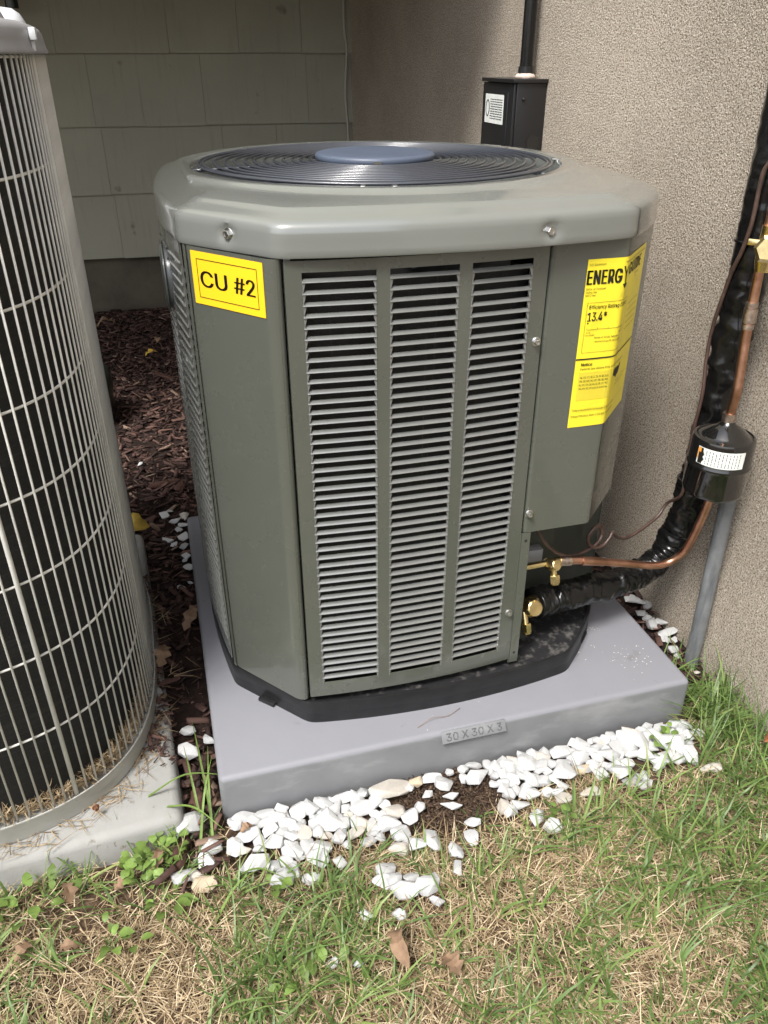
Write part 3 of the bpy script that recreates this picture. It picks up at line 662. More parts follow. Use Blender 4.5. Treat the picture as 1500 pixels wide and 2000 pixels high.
# filter drier
fd = empty('filter_drier', (.790,.087,.350), 'glossy black filter drier canister with a white label on the copper line', 'filter drier')
dz0, dz1 = .302, .409; ax = Vector((0,-.004,1)).normalized(); Rd = ax.to_track_quat('Z','Y').to_matrix(); base = Vector((.790,.0885,dz0))
prof = [(.008,-.004),(.012,0),(.040,.000),(.0445,.004),(.0450,.008),(.0450,.046),(.0462,.048),(.0470,.0505),(.0462,.053),(.0450,.055),(.0450,.088),(.0435,.093),(.040,.0945),(.0385,.0930),(.0370,.0930),(.0320,.0975),(.0220,.1060),(.0150,.1100),(.0110,.1125),(.0090,.1160),(.0082,.1170)]
MB().lathe(prof, 64, Rd, base, capb=False).build('shell', M_['gloss'], fd, smooth=50)
MB().tube([base+Vector((0,0,.113)), base+Vector((0,0,.128))], .0095, 16).build('collar', M_['solder'], fd, smooth=60)
MB().tube([base+Vector((0,0,-.012)), base+Vector((0,0,.002))], .0085, 16).build('collar', M_['copper'], fd, smooth=60)
def drf(o):
    def f(u, v):
        a = math.radians(-128)+u/.0450; r = .0450+o; q = base+Rd @ Vector((r*math.cos(a), r*math.sin(a), .0580+v)); return tuple(q)
    return f
d = MB(); f = drf(.0004); rect(d, -.036, 0, .034, .0265, f, 20); dl = d.build('drier_label', M_['white'], fd, smooth=60)
d = MB(); f = drf(.0008); rect(d, -.0335, .001, -.0265, .0255, f, 2)
d.add([f(-.0265,.004),f(-.0235,.009),f(-.0265,.012)], [(0,1,2)]); d.add([f(-.0265,.012),f(-.024,.016),f(-.0265,.021)], [(0,1,2)])
rng2 = random.Random(3)
for k in range(11):
    u = -.0215+k*.0047; v = .002
    while v < .0235:
        l = rng2.uniform(.0012,.0045); rect(d, u, v, u+.0009, min(v+l, .0245), f); v += l+rng2.uniform(.0006,.0018)
d.build('drier_print', M_['ink'], dl, smooth=0)
d = MB(); rect(d, -.0355, .008, -.0338, .025, f); rect(d, -.0340, .0185, -.0300, .0252, drf(.0011)); d.build('drier_print', M_['orange'], dl, smooth=0)
# upper copper riser with a service tee at the frame edge
cu_up = [(.790,.0885,.425),(.790,.0855,.468),(.790,.0930,.540),(.790,.0955,.590),(.790,.0975,.644),(.790,.0980,.70),(.790,.099,1.4)]
ur = empty('copper_riser', (.790,.09,.43), 'straight copper pipe rising from the top of the black filter drier', 'pipe')
MB().tube(spline(cu_up, 8), .0066, 16).build('tube', M_['copper'], ur, smooth=180)
for (a, c, r) in (((.790,.0945,.553),(.790,.0948,.560),.0085),((.790,.0948,.562),(.790,.0955,.582),.0092),((.790,.0955,.583),(.790,.0958,.590),.0082)):
    MB().tube([a, c], r, 14).build('brazed_joint', M_['solder'], ur, smooth=60)
tv = empty('ball_valve', (.790,.09,.665), 'brass valve with ribbed black cap at the right edge of the picture', 'valve')
b = MB(); b.tube([(.790,.0920,.632),(.790,.0920,.645),(.790,.0920,.690)], [.010,.0125,.0125], 14); b.build('body', M_['brass'], tv, smooth=40)
b = MB(); Rt = Vector((-.75,-.55,.12)).to_track_quat('Z','Y').to_matrix(); b.lathe([(.017,0),(.019,.003),(.019,.010),(.014,.013)], 6, Rt, (.788,.084,.662)); b.build('bonnet', M_['brass'], tv, smooth=20)
b = MB(); b.box((-.020,-.004,-.006),(.020,.004,.006), Rt, (.784,.092,.668)); b.build('lug', M_['brass'], tv, bevel=.001)
b = MB(); n = 48; b.v = []; Rr = Vector((.25,-.97,.05)).to_track_quat('Z','Y').to_matrix()
for z in (0,.016,.018):
    for k in range(n*2):
        a = math.pi*k/n; r = (.0170 if k % 2 else .0160)-(.002 if z > .017 else 0); b.v.append(Rr @ Vector((r*math.cos(a), r*math.sin(a), z))+Vector((.797,.076,.657)))
for l in range(2):
    for k in range(2*n): b.f.append((l*2*n+k, l*2*n+(k+1)%(2*n), (l+1)*2*n+(k+1)%(2*n), (l+1)*2*n+k))
b.f.append(tuple(4*n+k for k in range(2*n))); b.build('ribbed_cap', M_['wrap'], tv, smooth=0)
# grey conduit
gc = MB(); pts = [(.846,.104,G-.02),(.846,.104,G+.03),(.8455,.104,.02),(.8450,.108,.18),(.8452,.110,.28),(.852,.112,.335)]
tag(gc.tube(spline(pts,6), .0127, 20).build('grey_conduit', M_['conduit'], smooth=60), 'weathered grey conduit standing in the grass against the stucco wall', 'conduit')
# brown thermostat cable
cb = [(.832,.136,1.2),(.818,.136,.90),(.804,.136,.777),(.800,.144,.745),(.800,.144,.688),(.800,.150,.650),(.800,.163,.612),(.800,.172,.569),(.800,.178,.530),(.800,.177,.482),(.800,.169,.427),(.800,.172,.357),(.800,.171,.302),(.798,.164,.254),(.800,.198,.218),(.785,.196,.196),(.760,.188,.186),(.738,.180,.181),(.712,.172,.178),(.690,.165,.188),(.676,.159,.203),(.668,.154,.196),(.656,.150,.187),(.640,.146,.187),(.626,.143,.198),(.620,.141,.214),(.628,.143,.226),(.642,.150,.228),(.655,.158,.214),(.657,.160,.198),(.646,.156,.187),(.632,.150,.188),(.624,.147,.202),(.630,.147,.220),(.645,.152,.222),(.654,.156,.205),(.645,.150,.194),(.622,.143,.187),(.588,.133,.189),(.554,.125,.208),(.526,.121,.241),(.512,.125,.275),(.510,.127,.288)]
tag(MB().tube(spline(cb, 6), .0029, 8).build('thermostat_cable', M_['cable'], smooth=180), 'thin brown cable hanging down the wrapped pipe and coiling behind the valves', 'cable')
# disconnect box and its riser
db = empty('disconnect_box', (.8645,1.02,.62), 'black electrical box with a worn white label high on the stucco wall', 'electrical box')
b = MB(); b.box((.796,.938,.58),(.8648,1.105,.833)); b.build('body', M_['box'], db, bevel=.002)
b = MB(); b.box((.7895,.9405,.58),(.7955,1.112,.8285)); b.box((.7875,.966,.60),(.7898,1.100,.812)); b.build('cover', M_['box'], db, bevel=.0012)
b = MB(); b.box((.785,.933,.8300),(.8646,1.114,.8375)); b.build('rain_lip', M_['box'], db, bevel=.0012)
MB().lathe([(.016,.0),(.016,.0012),(.0145,.0012),(.0145,.0006),(.001,.0006)], 32, Vector((0,-1,0)).to_track_quat('Z','Y').to_matrix(), (.8415,.9378,.715)).build('knockout', M_['gloss'], db, smooth=30)
b = MB(); b.lathe([(.0035,0),(.0035,.003),(.002,.004)], 12, Vector((0,-1,0)).to_track_quat('Z','Y').to_matrix(), (.812,.9375,.800)); b.build('latch', M_['box'], db)
b = MB(); b.box((.7866,.985,.748),(.7873,1.088,.806)); wlb = b.build('box_label', M_['white'], db, smooth=0)
b = MB()
for k in range(9):
    z = .757+k*.0048; y0 = .99; 
    while y0 < 1.055:
        l = rng2.uniform(.006,.02); b.box((.7862,y0,z),(.7865,min(y0+l,1.058),z+.0015)); y0 += l+.002
b.tube([(.7863,1.072+.010*math.cos(a), .778+.016*math.sin(a)) for a in np.linspace(0,6.283,17)[:-1]], .0010, 4, closed=True)
b.build('box_print', M_['faint'] if False else M_['box'], wlb, smooth=0)
cr = empty('black_conduit', (.838,.995,.84), 'black conduit rising from the electrical box up the stucco wall', 'conduit')
MB().tube([(.838,.995,.846),(.838,.995,.95),(.838,.993,1.9)], .0135, 20).build('pipe', M_['wrap'], cr, smooth=60)
MB().tube([(.838,.995,.838),(.838,.995,.860)], .0165, 20).build('coupling', M_['box'], cr, smooth=60)
b = MB(); vs = []
for l, (r, z) in enumerate(((.021,.8376),(.023,.8400),(.0205,.8440),(.0172,.8470))):
    for k in range(24):
        a = 2*math.pi*k/24; q = r*(1+.18*noise.noise(Vector((math.cos(a)*2, math.sin(a)*2, l*.6+4)))); b.v.append((.838+q*math.cos(a), .995+q*math.sin(a), z+.002*noise.noise(Vector((a*2,l,0)))*(l > 0)))
for l in range(3):
    for k in range(24): b.f.append((l*24+k, l*24+(k+1)%24, (l+1)*24+(k+1)%24, (l+1)*24+k))
b.build('sealant', M_['putty'], cr, smooth=180)
# ================================================================== old air conditioner
OA_ = empty('air_conditioner', (-.42,.35,-.035), 'old cream wire-caged air conditioner on the concrete pad at the left', 'air conditioner')
ocx, ocy, oa, ob, on, orot = -.4315, .347, .346, .354, 3.3, math.radians(.9)
def sup(th, off=0):
    c, s = math.cos(th), math.sin(th); x = abs(c)**(2/on)*(1 if c >= 0 else -1); y = abs(s)**(2/on)*(1 if s >= 0 else -1)
    nx_, ny_ = (abs(x)**(on-1)*(1 if x >= 0 else -1))/oa, (abs(y)**(on-1)*(1 if y >= 0 else -1))/ob; L = math.hypot(nx_, ny_)
    X_, Y_ = oa*x+off*nx_/L, ob*y+off*ny_/L; return (ocx+X_*math.cos(orot)-Y_*math.sin(orot), ocy+X_*math.sin(orot)+Y_*math.cos(orot))
TH = np.linspace(0, 2*math.pi, 4001)
pp = np.array([sup(t) for t in TH]); cum = np.concatenate([[0], np.cumsum(np.hypot(*np.diff(pp, axis=0).T))]); PER = cum[-1]
def at_s(s): return float(np.interp(s % PER, cum, TH))
NS = 160; ths = [at_s(PER*k/NS) for k in range(NS)]
def sloops(prof): return [[(*sup(t, off), z) for t in ths] for (off, z) in prof]
b = MB(); skin_loops(b, sloops([(-.01,-.034),(.003,-.034),(.0042,-.030),(.0048,-.004),(.0058,-.002),(.0056,.0002),(.0038,.0004),(.0032,-.004),(-.02,-.010)])); b.build('base_rim', M_['oldpan'], OA_, smooth=40)
b = MB(); skin_loops(b, sloops([(-.024,-.01),(-.024,.885)])); b.build('coil', mat('old_coil_fins', (.005,.005,.005), .7, 0, streak=((.016,.015,.012),(3,3,300),.5,.7), bump=.6, bscale=300), OA_, smooth=60)
wz0, wz1 = -.002, .888
NWv = int(PER/.0155)
wme = MB().tube([(0,0,wz0),(0,0,(wz0+wz1)/2),(0,0,wz1)], .00145, 6).mesh('guard_wire', M_['grille'], 180)
tme = MB().tube([(0,0,wz0),(0,0,(wz0+wz1)/2),(0,0,wz1)], .0030, 8).mesh('guard_wire', M_['grille'], 180)
rest = MB(); cnt = 0
KS = min(range(NWv), key=lambda q: math.dist(sup(at_s(PER*q/NWv)), (-.183,.014)))
for k in range(NWv):
    s = PER*k/NWv; t = at_s(s); x, y = sup(t); vis = (x > -.5 and y < .75 and (y < ocy or x > -.2))
    thick = (k-KS) % 17 == 0
    if vis and cnt < 280: put('guard_wire', tme if thick else wme, OA_, (x, y, 0)); cnt += 1
    else: rest.tube([(x,y,wz0),(x,y,wz1)], .00145, 5)
ro = rest.build('far_guard_wires', M_['grille'], OA_, smooth=180); ro['kind'] = 'stuff'
for z in (.880,.775,.655,.553,.453,.349,.242,.125):
    MB().tube([(*sup(t,-.0022), z) for t in ths], .0016, 6, closed=True).build('guard_hoop', M_['grille'], OA_, smooth=180)
b = MB(); skin_loops(b, sloops([(-.03,.882),(.004,.882),(.0062,.8835),(.0062,.8865),(.0045,.8885),(.0035,.896),(.0022,.904),(-.0012,.9095),(-.008,.9130),(-.020,.9150),(-.032,.9158),(-.038,.920),(-.047,.942),(-.072,.990),(-.10,1.035),(-.108,1.042),(-.116,1.040)])); b.build('top_cap', M_['oldcap'], OA_, smooth=50)
b = MB(); x, y = sup(0.02, .006); b.box((-.001,-.007,-.006),(.006,.007,.006), None, (-.0805,.245,.901)); b.box((-.001,-.0010,-.016),(.003,.0010,-.006), None, (-.0805,.245,.901)); b.build('cap_clip', M_['whiteplastic'], OA_, bevel=.001)
th0 = at_s(0)
b = hex_screw((-.168,.0150,-.0165), (.35,-.93,0), .0034, OA_); b.data.materials.clear(); b.data.materials.append(M_['rust'])
# white capped post and dark pipe end glimpsed behind the old unit
o = empty('white_post', (-.180,.90,G), 'white round-topped post peeping out behind the old unit at top left', 'post')
MB().tube([(-.180,.90,G-.02),(-.180,.90,.905)], .026, 16).build('post', M_['whiteplastic'], o, smooth=60)
MB().lathe([(.033,-.020),(.036,-.018),(.0365,.0),(.034,.013),(.027,.025),(.016,.0325),(.001,.0345)], 32, None, (-.181,.90,.918)).build('cap', M_['whiteplastic'], o, smooth=60)
o = MB(); o.tube([(-.352,2.66,1.022),(-.352,2.66,1.34)], .022, 16); tag(o.build('dark_downpipe', M_['pot'], smooth=60), 'dark pipe end seen at the very top left behind the old unit', 'pipe')
# dark green pot behind the old unit
o = MB(); o.lathe([(.055,0),(.075,.02),(.090,.12),(.085,.17),(.06,.20),(.02,.215),(.001,.216)], 32, None, (-.250,1.52,G+.005)); tag(o.build('green_jug', M_['pot'], smooth=50), 'dark green rounded container on the mulch, half hidden by the old unit', 'container')
STONES = """a -0.0211 -0.0511 0.0251 0.0209 0.0139;a -0.0302 -0.0713 0.0195 0.0229 0.0121;a -0.0628 -0.0873 0.0229 0.0165 0.011;a -0.0418 -0.0902 0.0204 0.0165 0.0111;a 0.0283 -0.0132 0.0302 0.0151 0.0094;a 0.0408 -0.0238 0.0177 0.0153 0.0102;a 0.0571 -0.0154 0.0248 0.0142 0.0094;a 0.0824 -0.0114 0.0172 0.0143 0.0095;a 0.1042 -0.0246 0.0207 0.0266 0.0129;a 0.122 -0.0233 0.0236 0.0221 0.0147;a 0.0748 -0.0281 0.0206 0.0179 0.0119;a 0.0551 -0.0289 0.0204 0.0115 0.0076;a 0.0607 -0.0442 0.0189 0.0193 0.0117;a 0.0442 -0.0586 0.016 0.0165 0.0099;a 0.0866 -0.0438 0.0217 0.0203 0.0135;a 0.0874 -0.0629 0.0241 0.0162 0.0108;a 0.0611 -0.0691 0.0252 0.0197 0.0132;a 0.107 -0.0654 0.0188 0.0225 0.0117;a 0.1251 -0.05 0.0163 0.0222 0.0101;a 0.146 -0.0554 0.0314 0.028 0.0186;a 0.1054 -0.0434 0.0136 0.0102 0.0068;a 0.1382 -0.0204 0.014 0.0223 0.0087;a 0.1579 -0.0356 0.0222 0.0169 0.0112;a 0.1719 -0.0181 0.0253 0.0159 0.0105;a 0.1893 -0.0184 0.0127 0.0175 0.0079;a 0.204 -0.0184 0.0184 0.0173 0.0114;a 0.1961 -0.044 0.0306 0.0221 0.0146;a 0.1746 -0.0376 0.0139 0.013 0.0086;a 0.2152 -0.0374 0.0252 0.0237 0.0156;a 0.2187 -0.0187 0.0113 0.0093 0.0062;a 0.1786 -0.0625 0.0123 0.0196 0.0076;a 0.1916 -0.0673 0.0177 0.02 0.011;a 0.2041 -0.0788 0.0163 0.022 0.0101;a 0.2247 -0.0813 0.0286 0.0228 0.0152;a 0.2378 -0.0998 0.0242 0.0225 0.015;a 0.2573 -0.0781 0.022 0.0205 0.0136;a 0.2761 -0.0646 0.0167 0.0143 0.0095;a 0.3123 -0.0187 0.026 0.0165 0.0108;a 0.3246 -0.0362 0.0229 0.0203 0.0133;a 0.3418 -0.0141 0.0117 0.0111 0.0072;a 0.2956 -0.046 0.017 0.0106 0.007;a 0.3282 -0.0561 0.0198 0.0146 0.0096;a 0.3237 -0.0727 0.0265 0.0144 0.0095;a 0.2784 -0.1233 0.02 0.032 0.0124;a 0.1518 -0.0814 0.0201 0.0203 0.0125;a 0.1765 -0.0826 0.0242 0.015 0.01;a 0.1917 -0.0993 0.0213 0.0123 0.0083;a 0.0854 -0.0875 0.0263 0.0219 0.0147;a 0.1069 -0.0872 0.0158 0.0212 0.0098;a 0.125 -0.0918 0.0251 0.0195 0.0131;a 0.0736 -0.1016 0.0194 0.0167 0.0113;a 0.0825 -0.1189 0.0167 0.0216 0.0103;a 0.0641 -0.1288 0.0266 0.0244 0.0165;a 0.0577 -0.103 0.0168 0.017 0.0104;a 0.0315 -0.0951 0.0375 0.0203 0.0136;a 0.103 -0.1347 0.0216 0.014 0.0095;a 0.1171 -0.1107 0.026 0.024 0.0161;a 0.1451 -0.1229 0.0168 0.0155 0.0104;a 0.1162 -0.0597 0.0108 0.0134 0.0067;a 0.2275 -0.1249 0.0237 0.0182 0.0122;a 0.2469 -0.1163 0.016 0.0123 0.0082;a 0.2539 -0.1252 0.0212 0.0147 0.0098;a 0.2014 -0.1539 0.023 0.0164 0.0111;a 0.1918 -0.1692 0.0227 0.0185 0.0125;a 0.2074 -0.1702 0.0202 0.0162 0.011;a 0.2179 -0.1883 0.0325 0.0206 0.014;a 0.2491 -0.19 0.0277 0.0207 0.014;a 0.2315 -0.1702 0.0203 0.0116 0.0079;a 0.3021 -0.1481 0.0158 0.0244 0.0098;a 0.2957 -0.1733 0.0129 0.0206 0.008;a 0.2536 -0.2123 0.0173 0.0135 0.0092;a 0.1641 -0.0516 0.0137 0.0115 0.0076;a 0.2085 -0.0989 0.0134 0.0111 0.0075;a 0.1365 -0.0755 0.0147 0.0112 0.0075;a 0.0921 -0.0791 0.0132 0.011 0.0074;a 0.1603 -0.0982 0.0132 0.011 0.0074;a 0.0942 -0.0972 0.0131 0.012 0.0081;b 0.3637 -0.0148 0.0141 0.0135 0.0088;b 0.3582 -0.0313 0.0124 0.0138 0.0077;b 0.3822 -0.0108 0.0237 0.0118 0.0068;b 0.3766 -0.0374 0.0326 0.0236 0.0154;b 0.405 -0.0201 0.0142 0.0227 0.0088;b 0.4155 -0.0292 0.0173 0.0271 0.0107;b 0.4333 -0.0312 0.0189 0.0223 0.0117;b 0.4639 -0.0316 0.0285 0.0274 0.0177;b 0.4285 -0.0541 0.017 0.0272 0.0105;b 0.4439 -0.05 0.0156 0.0232 0.0096;b 0.4912 -0.0258 0.0208 0.0245 0.0129;b 0.4999 -0.0407 0.0158 0.0153 0.0098;b 0.5205 -0.027 0.0321 0.0234 0.0149;b 0.5592 -0.0247 0.0243 0.0283 0.0151;b 0.5453 -0.0443 0.0287 0.0216 0.0138;b 0.5165 -0.0496 0.0189 0.0152 0.0098;b 0.5077 -0.0663 0.0343 0.0255 0.0164;b 0.4856 -0.0526 0.0172 0.012 0.0078;b 0.4683 -0.0601 0.0124 0.0199 0.0077;b 0.4717 -0.0706 0.0216 0.0177 0.0115;b 0.4698 -0.0888 0.0152 0.013 0.0085;b 0.4839 -0.0908 0.0183 0.013 0.0085;b 0.4974 -0.0843 0.0153 0.0117 0.0076;b 0.4455 -0.0869 0.0182 0.0172 0.0113;b 0.4869 -0.1081 0.0211 0.0171 0.0112;b 0.5404 -0.0642 0.0235 0.0136 0.0088;b 0.5607 -0.0623 0.0174 0.019 0.0108;b 0.5625 -0.0815 0.0171 0.0165 0.0106;b 0.5741 -0.0508 0.0191 0.0155 0.0099;b 0.5936 -0.0504 0.0289 0.0266 0.0169;b 0.5785 -0.0658 0.0126 0.0107 0.0068;b 0.5925 -0.0835 0.0251 0.0265 0.0155;b 0.6057 -0.02 0.0164 0.0185 0.0101;b 0.6223 -0.0265 0.0147 0.0235 0.0091;b 0.6153 -0.0414 0.0194 0.0282 0.012;b 0.5908 -0.0173 0.0131 0.0129 0.0081;b 0.5805 -0.0162 0.0114 0.0112 0.0071;b 0.6354 -0.0349 0.0245 0.0335 0.0152;b 0.6521 -0.0251 0.0297 0.0295 0.0184;b 0.6529 -0.0425 0.0261 0.0258 0.0162;b 0.6712 -0.0316 0.023 0.0164 0.0102;b 0.6341 -0.0564 0.0289 0.0144 0.009;b 0.6843 -0.0136 0.02 0.0133 0.0083;b 0.7021 -0.0186 0.0167 0.0134 0.0083;b 0.6873 -0.0415 0.0197 0.0315 0.0122;b 0.6497 -0.0663 0.0224 0.0189 0.0119;b 0.7136 -0.0858 0.0256 0.03 0.0159;b 0.671 -0.0787 0.0351 0.0188 0.0119;b 0.6945 -0.0875 0.0255 0.0189 0.0118;b 0.6565 -0.0905 0.0189 0.0139 0.0088;b 0.5978 -0.1052 0.0216 0.0149 0.0096;b 0.6164 -0.1148 0.0231 0.0164 0.0105;b 0.5322 -0.1086 0.0289 0.0145 0.0094;b 0.402 -0.0537 0.0169 0.0117 0.0076;b 0.4028 -0.1054 0.0208 0.0167 0.011;b 0.4371 -0.126 0.0221 0.0166 0.011;b 0.4487 -0.1485 0.0232 0.0218 0.0144;b 0.3422 -0.1097 0.0204 0.0136 0.0091;b 0.3319 -0.1322 0.0172 0.0232 0.0107;b 0.5511 -0.0062 0.0163 0.0128 0.0081;b 0.5727 -0.0371 0.0161 0.0141 0.009;b 0.5851 -0.0726 0.0157 0.0137 0.0088;b 0.4526 -0.0682 0.0138 0.0132 0.0086;b 0.4641 -0.0128 0.0144 0.0124 0.0079;l -0.0508 0.8835 0.0232 0.0194 0.0096;l -0.0388 0.9031 0.0156 0.0111 0.0054;l -0.007 0.8664 0.0173 0.0256 0.0107;l -0.0268 0.8518 0.0248 0.013 0.0065;l -0.0111 0.829 0.0189 0.0163 0.0082;l -0.0214 0.8103 0.015 0.0138 0.007;l -0.0141 0.7697 0.0203 0.0245 0.0126;l -0.0146 0.7328 0.0163 0.0194 0.0101;l -0.0462 0.7618 0.0201 0.022 0.0113;l -0.0354 0.7478 0.0145 0.013 0.0068;l -0.0117 0.6928 0.0177 0.0146 0.0077;l -0.0093 0.646 0.0191 0.016 0.0086;l -0.0088 0.5895 0.0118 0.0086 0.0047;l -0.1042 1.184 0.013 0.0106 0.0047;l -0.0145 0.6769 0.0123 0.0103 0.0054;r 0.85 0.5242 0.0122 0.0196 0.0076;r 0.8465 0.4861 0.0255 0.0179 0.0093;r 0.8257 0.483 0.009 0.0106 0.0056;r 0.8467 0.426 0.0234 0.0222 0.0118;r 0.8244 0.4384 0.0146 0.012 0.0063;r 0.8326 0.2956 0.015 0.0153 0.0084;r 0.8554 0.2673 0.0162 0.0204 0.01;r 0.8337 0.2467 0.0226 0.0162 0.0091;r 0.832 0.2104 0.0221 0.0214 0.0121;r 0.8354 0.2321 0.0158 0.0116 0.0065;r 0.8293 0.166 0.0152 0.011 0.0063;r 0.8437 0.1591 0.0139 0.0137 0.0079;r 0.83 0.1361 0.015 0.0161 0.0093;r 0.8275 0.1188 0.0099 0.0105 0.0061;r 0.8427 0.3283 0.0166 0.0094 0.0052;r 0.836 0.0727 0.0096 0.0076 0.0045;r 0.8396 0.4423 0.0132 0.0121 0.0064;r 0.8337 0.1639 0.0127 0.0137 0.0079;g -0.0392 0.1671 0.0221 0.0166 0.0105;g -0.0078 0.1419 0.0152 0.0191 0.0094;g -0.0403 0.121 0.0268 0.0246 0.0157;tan_back -0.0353 -0.1044 0.0278 0.0198 0.0133;dirty 0.2461 -0.0269 0.0569 0.0284 0.0176;stain 0.2414 -0.0634 0.0249 0.0207 0.0137;cream 0.0271 -0.0468 0.0335 0.0199 0.0133;smalltan 0.2859 -0.0199 0.0173 0.0163 0.0107;large 0.7022 -0.0632 0.0357 0.0356 0.0222;marbled 0.7318 -0.1161 0.0314 0.0157 0.0097;greyst 0.4213 -0.1005 0.0254 0.0141 0.0093;dirt2 0.397 -0.0963 0.0179 0.0207 0.0111;corner 0.728 -0.0196 0.0268 0.0169 0.0104;sunk 0.7552 -0.0478 0.0182 0.015 0.0092;tan2 0.5399 -0.0651 0.0245 0.0145 0.0093;biggap -0.0466 0.7251 0.0377 0.0278 0.0145;split -0.0268 0.5787 0.0159 0.0113 0.0062;tallwall 0.842 0.2835 0.0204 0.0326 0.0126;longwall 0.8444 0.1807 0.0334 0.0168 0.0095;greywall 0.8518 0.213 0.0209 0.0158 0.0089;f 0.1599 -0.2059 0.0143 0.013 0.0089;f 0.201 -0.2174 0.0163 0.013 0.0089;f 0.1055 -0.2547 0.0123 0.01 0.0069;f 0.1356 -0.2628 0.0099 0.0078 0.0053"""
# ================================================================== stones
def stone_mesh(seed, m, ang=True):
    r = random.Random(seed); bm = bmesh.new(); pts = []
    n = r.randint(12, 19)
    for i in range(n):
        v = Vector((r.gauss(0,1), r.gauss(0,1), r.gauss(0,1))).normalized(); k = r.uniform(.86,1.06); pts.append(bm.verts.new(v*.5*k))
    res = bmesh.ops.convex_hull(bm, input=pts); bmesh.ops.delete(bm, geom=[e for e in res['geom_interior'] if isinstance(e, bmesh.types.BMVert)], context='VERTS')
    bmesh.ops.dissolve_limit(bm, angle_limit=math.radians(12), verts=bm.verts, edges=bm.edges)
    bmesh.ops.bevel(bm, geom=list(bm.edges), offset=.05, segments=2, profile=.6, affect='EDGES', clamp_overlap=True)
    bmesh.ops.triangulate(bm, faces=bm.faces)
    xs = [v.co for v in bm.verts]; lo = Vector([min(v[i] for v in xs) for i in range(3)]); hi = Vector([max(v[i] for v in xs) for i in range(3)])
    for v in bm.verts:
        c = Vector([(v.co[i]-lo[i])/(hi[i]-lo[i])-.5 for i in range(3)]); c *= 1+.035*noise.noise(c*5+Vector((seed,0,0))); v.co = c
    me = bpy.data.meshes.new('marble_stone'); bm.to_mesh(me); bm.free()
    me.polygons.foreach_set('use_smooth', [True]*len(me.polygons)); me.set_sharp_from_angle(angle=math.radians(38)); me.materials.append(m); return me
SM = [stone_mesh(i+1, M_['stone']) for i in range(22)]; SD = [stone_mesh(60+i, M_['dirty']) for i in range(4)]; ST = [stone_mesh(80+i, M_['tan']) for i in range(3)]
GRP = 'white marble stones round the pads'
LAB = dict(
 a1='white marble stone packed in the band against the left half of the plastic pad front', a2='white marble stone lying looser in the thin grass below the packed band, left of centre',
 a3='white marble stone in the little cluster sunk in grass below the bare soil patch',
 b1='white marble stone packed in the band against the right half of the plastic pad front', b2='white marble stone on the outer fringe of the right half of the band',
 l='small white stone on the dark mulch beside the left edge of the plastic pad', r='white stone in the narrow gap between the plastic pad and the stucco wall',
 g='white stone on the mulch between the concrete pad and the front left corner of the plastic pad', f='tiny white stone sunk in the lawn below the others')
SPEC = dict(tan_back=('cream-tan stone beside two white ones near the concrete pad corner', ST, 0), dirty=('big soil-stained lump touching the middle of the pad front', SD, 1), stain=('brown-stained stone just below the big dirty lump', SD, 2),
 cream=('large creamy oblong stone near the front left corner of the plastic pad', SM, 3), smalltan=('small tan stone against the pad front beside the bare soil', ST, 1), large=('largest smooth white stone near the front right corner of the pad', SM, 5),
 marbled=('dark-veined white stone in the grass right of the pad corner', SD, 3), greyst=('greyish flat stone below the bare soil patch', SM, 7), dirt2=('soil-smeared stone left of the greyish flat one', SD, 0), corner=('white stone tucked under the front right corner of the pad', SM, 9),
 sunk=('lone white stone sunk in the grass beyond the front right corner', SM, 11), tan2=('cream-stained stone in the middle of the right band', ST, 2), biggap=('large flat white stone with smaller ones resting on it, in the mulch gap', SM, 2), split=('split pair-like white stone half buried in the mulch gap', SM, 14),
 tallwall=('tall upright white slab of stone in the gap by the stucco wall', SM, 4), longwall=('long flat stone in the gap by the stucco wall', SM, 6), greywall=('small grey block-like stone against the stucco wall', SM, 8))
def stone_label(c, x, y, sx, sy_):
    size = 'small' if sx < .019 else ('large' if sx > .030 else 'middling')
    shape = 'wide' if sx > 1.25*sy_ else ('long' if sy_ > 1.2*sx else 'roundish')
    if c in ('a1','a2','b1','b2'):
        row = 'touching the pad' if y > -.035 else ('mid-band' if y > -.075 else ('at the outer band edge' if y > -.11 else 'in grass below the band'))
        seg = ['at the left pad corner','just right of the left pad corner','left of the stained lump','right of the stained lump','below the size plate','right of the size plate','left of the right pad corner','by the right pad corner'][min(7, max(0, int(x/.095)))]
        return '%s %s white stone %s, %s' % (size, shape, row, seg)
    if c == 'a3': return '%s %s white stone in the cluster sunk in grass, %s side' % (size, shape, 'left' if x < .215 else 'right')
    if c == 'g': return '%s %s white stone on the mulch between the two front pad corners' % (size, shape)
    seg = 'far end' if y > .62 else ('middle' if y > .40 else 'near end')
    if c == 'l': return '%s %s white stone on mulch, %s of the plastic pad left edge' % (size, shape, seg)
    return '%s %s white stone between plastic pad and stucco wall, %s' % (size, shape, 'behind the pipes' if y > .4 else ('beyond the grey conduit' if y > .16 else 'by the grey conduit'))
frng = random.Random(99); fill = []
base_pts = [[float(v) for v in rec.split(' ')[1:4]] for rec in STONES.split(';')]
tries = 0
while len(fill) < 70 and tries < 6000:
    tries += 1; x = frng.uniform(.01,.745); y = -.014-abs(frng.gauss(0,.030)); s = frng.uniform(.012,.020)
    if ((x-.335)**2/.0050+(y+.055)**2/.0022) < 1: continue
    if (x < .30 or x > .40) and min(math.hypot(x-p[0], y-p[1])-.42*(s+p[2]) for p in base_pts) > -.0035:
        fill.append('%s %.4f %.4f %.4f %.4f %.4f' % ('a' if x < .36 else 'b', x, y, s, s*frng.uniform(.8,1.2), s*.6)); base_pts.append([x,y,s])
STONES = STONES+';'+';'.join(fill)
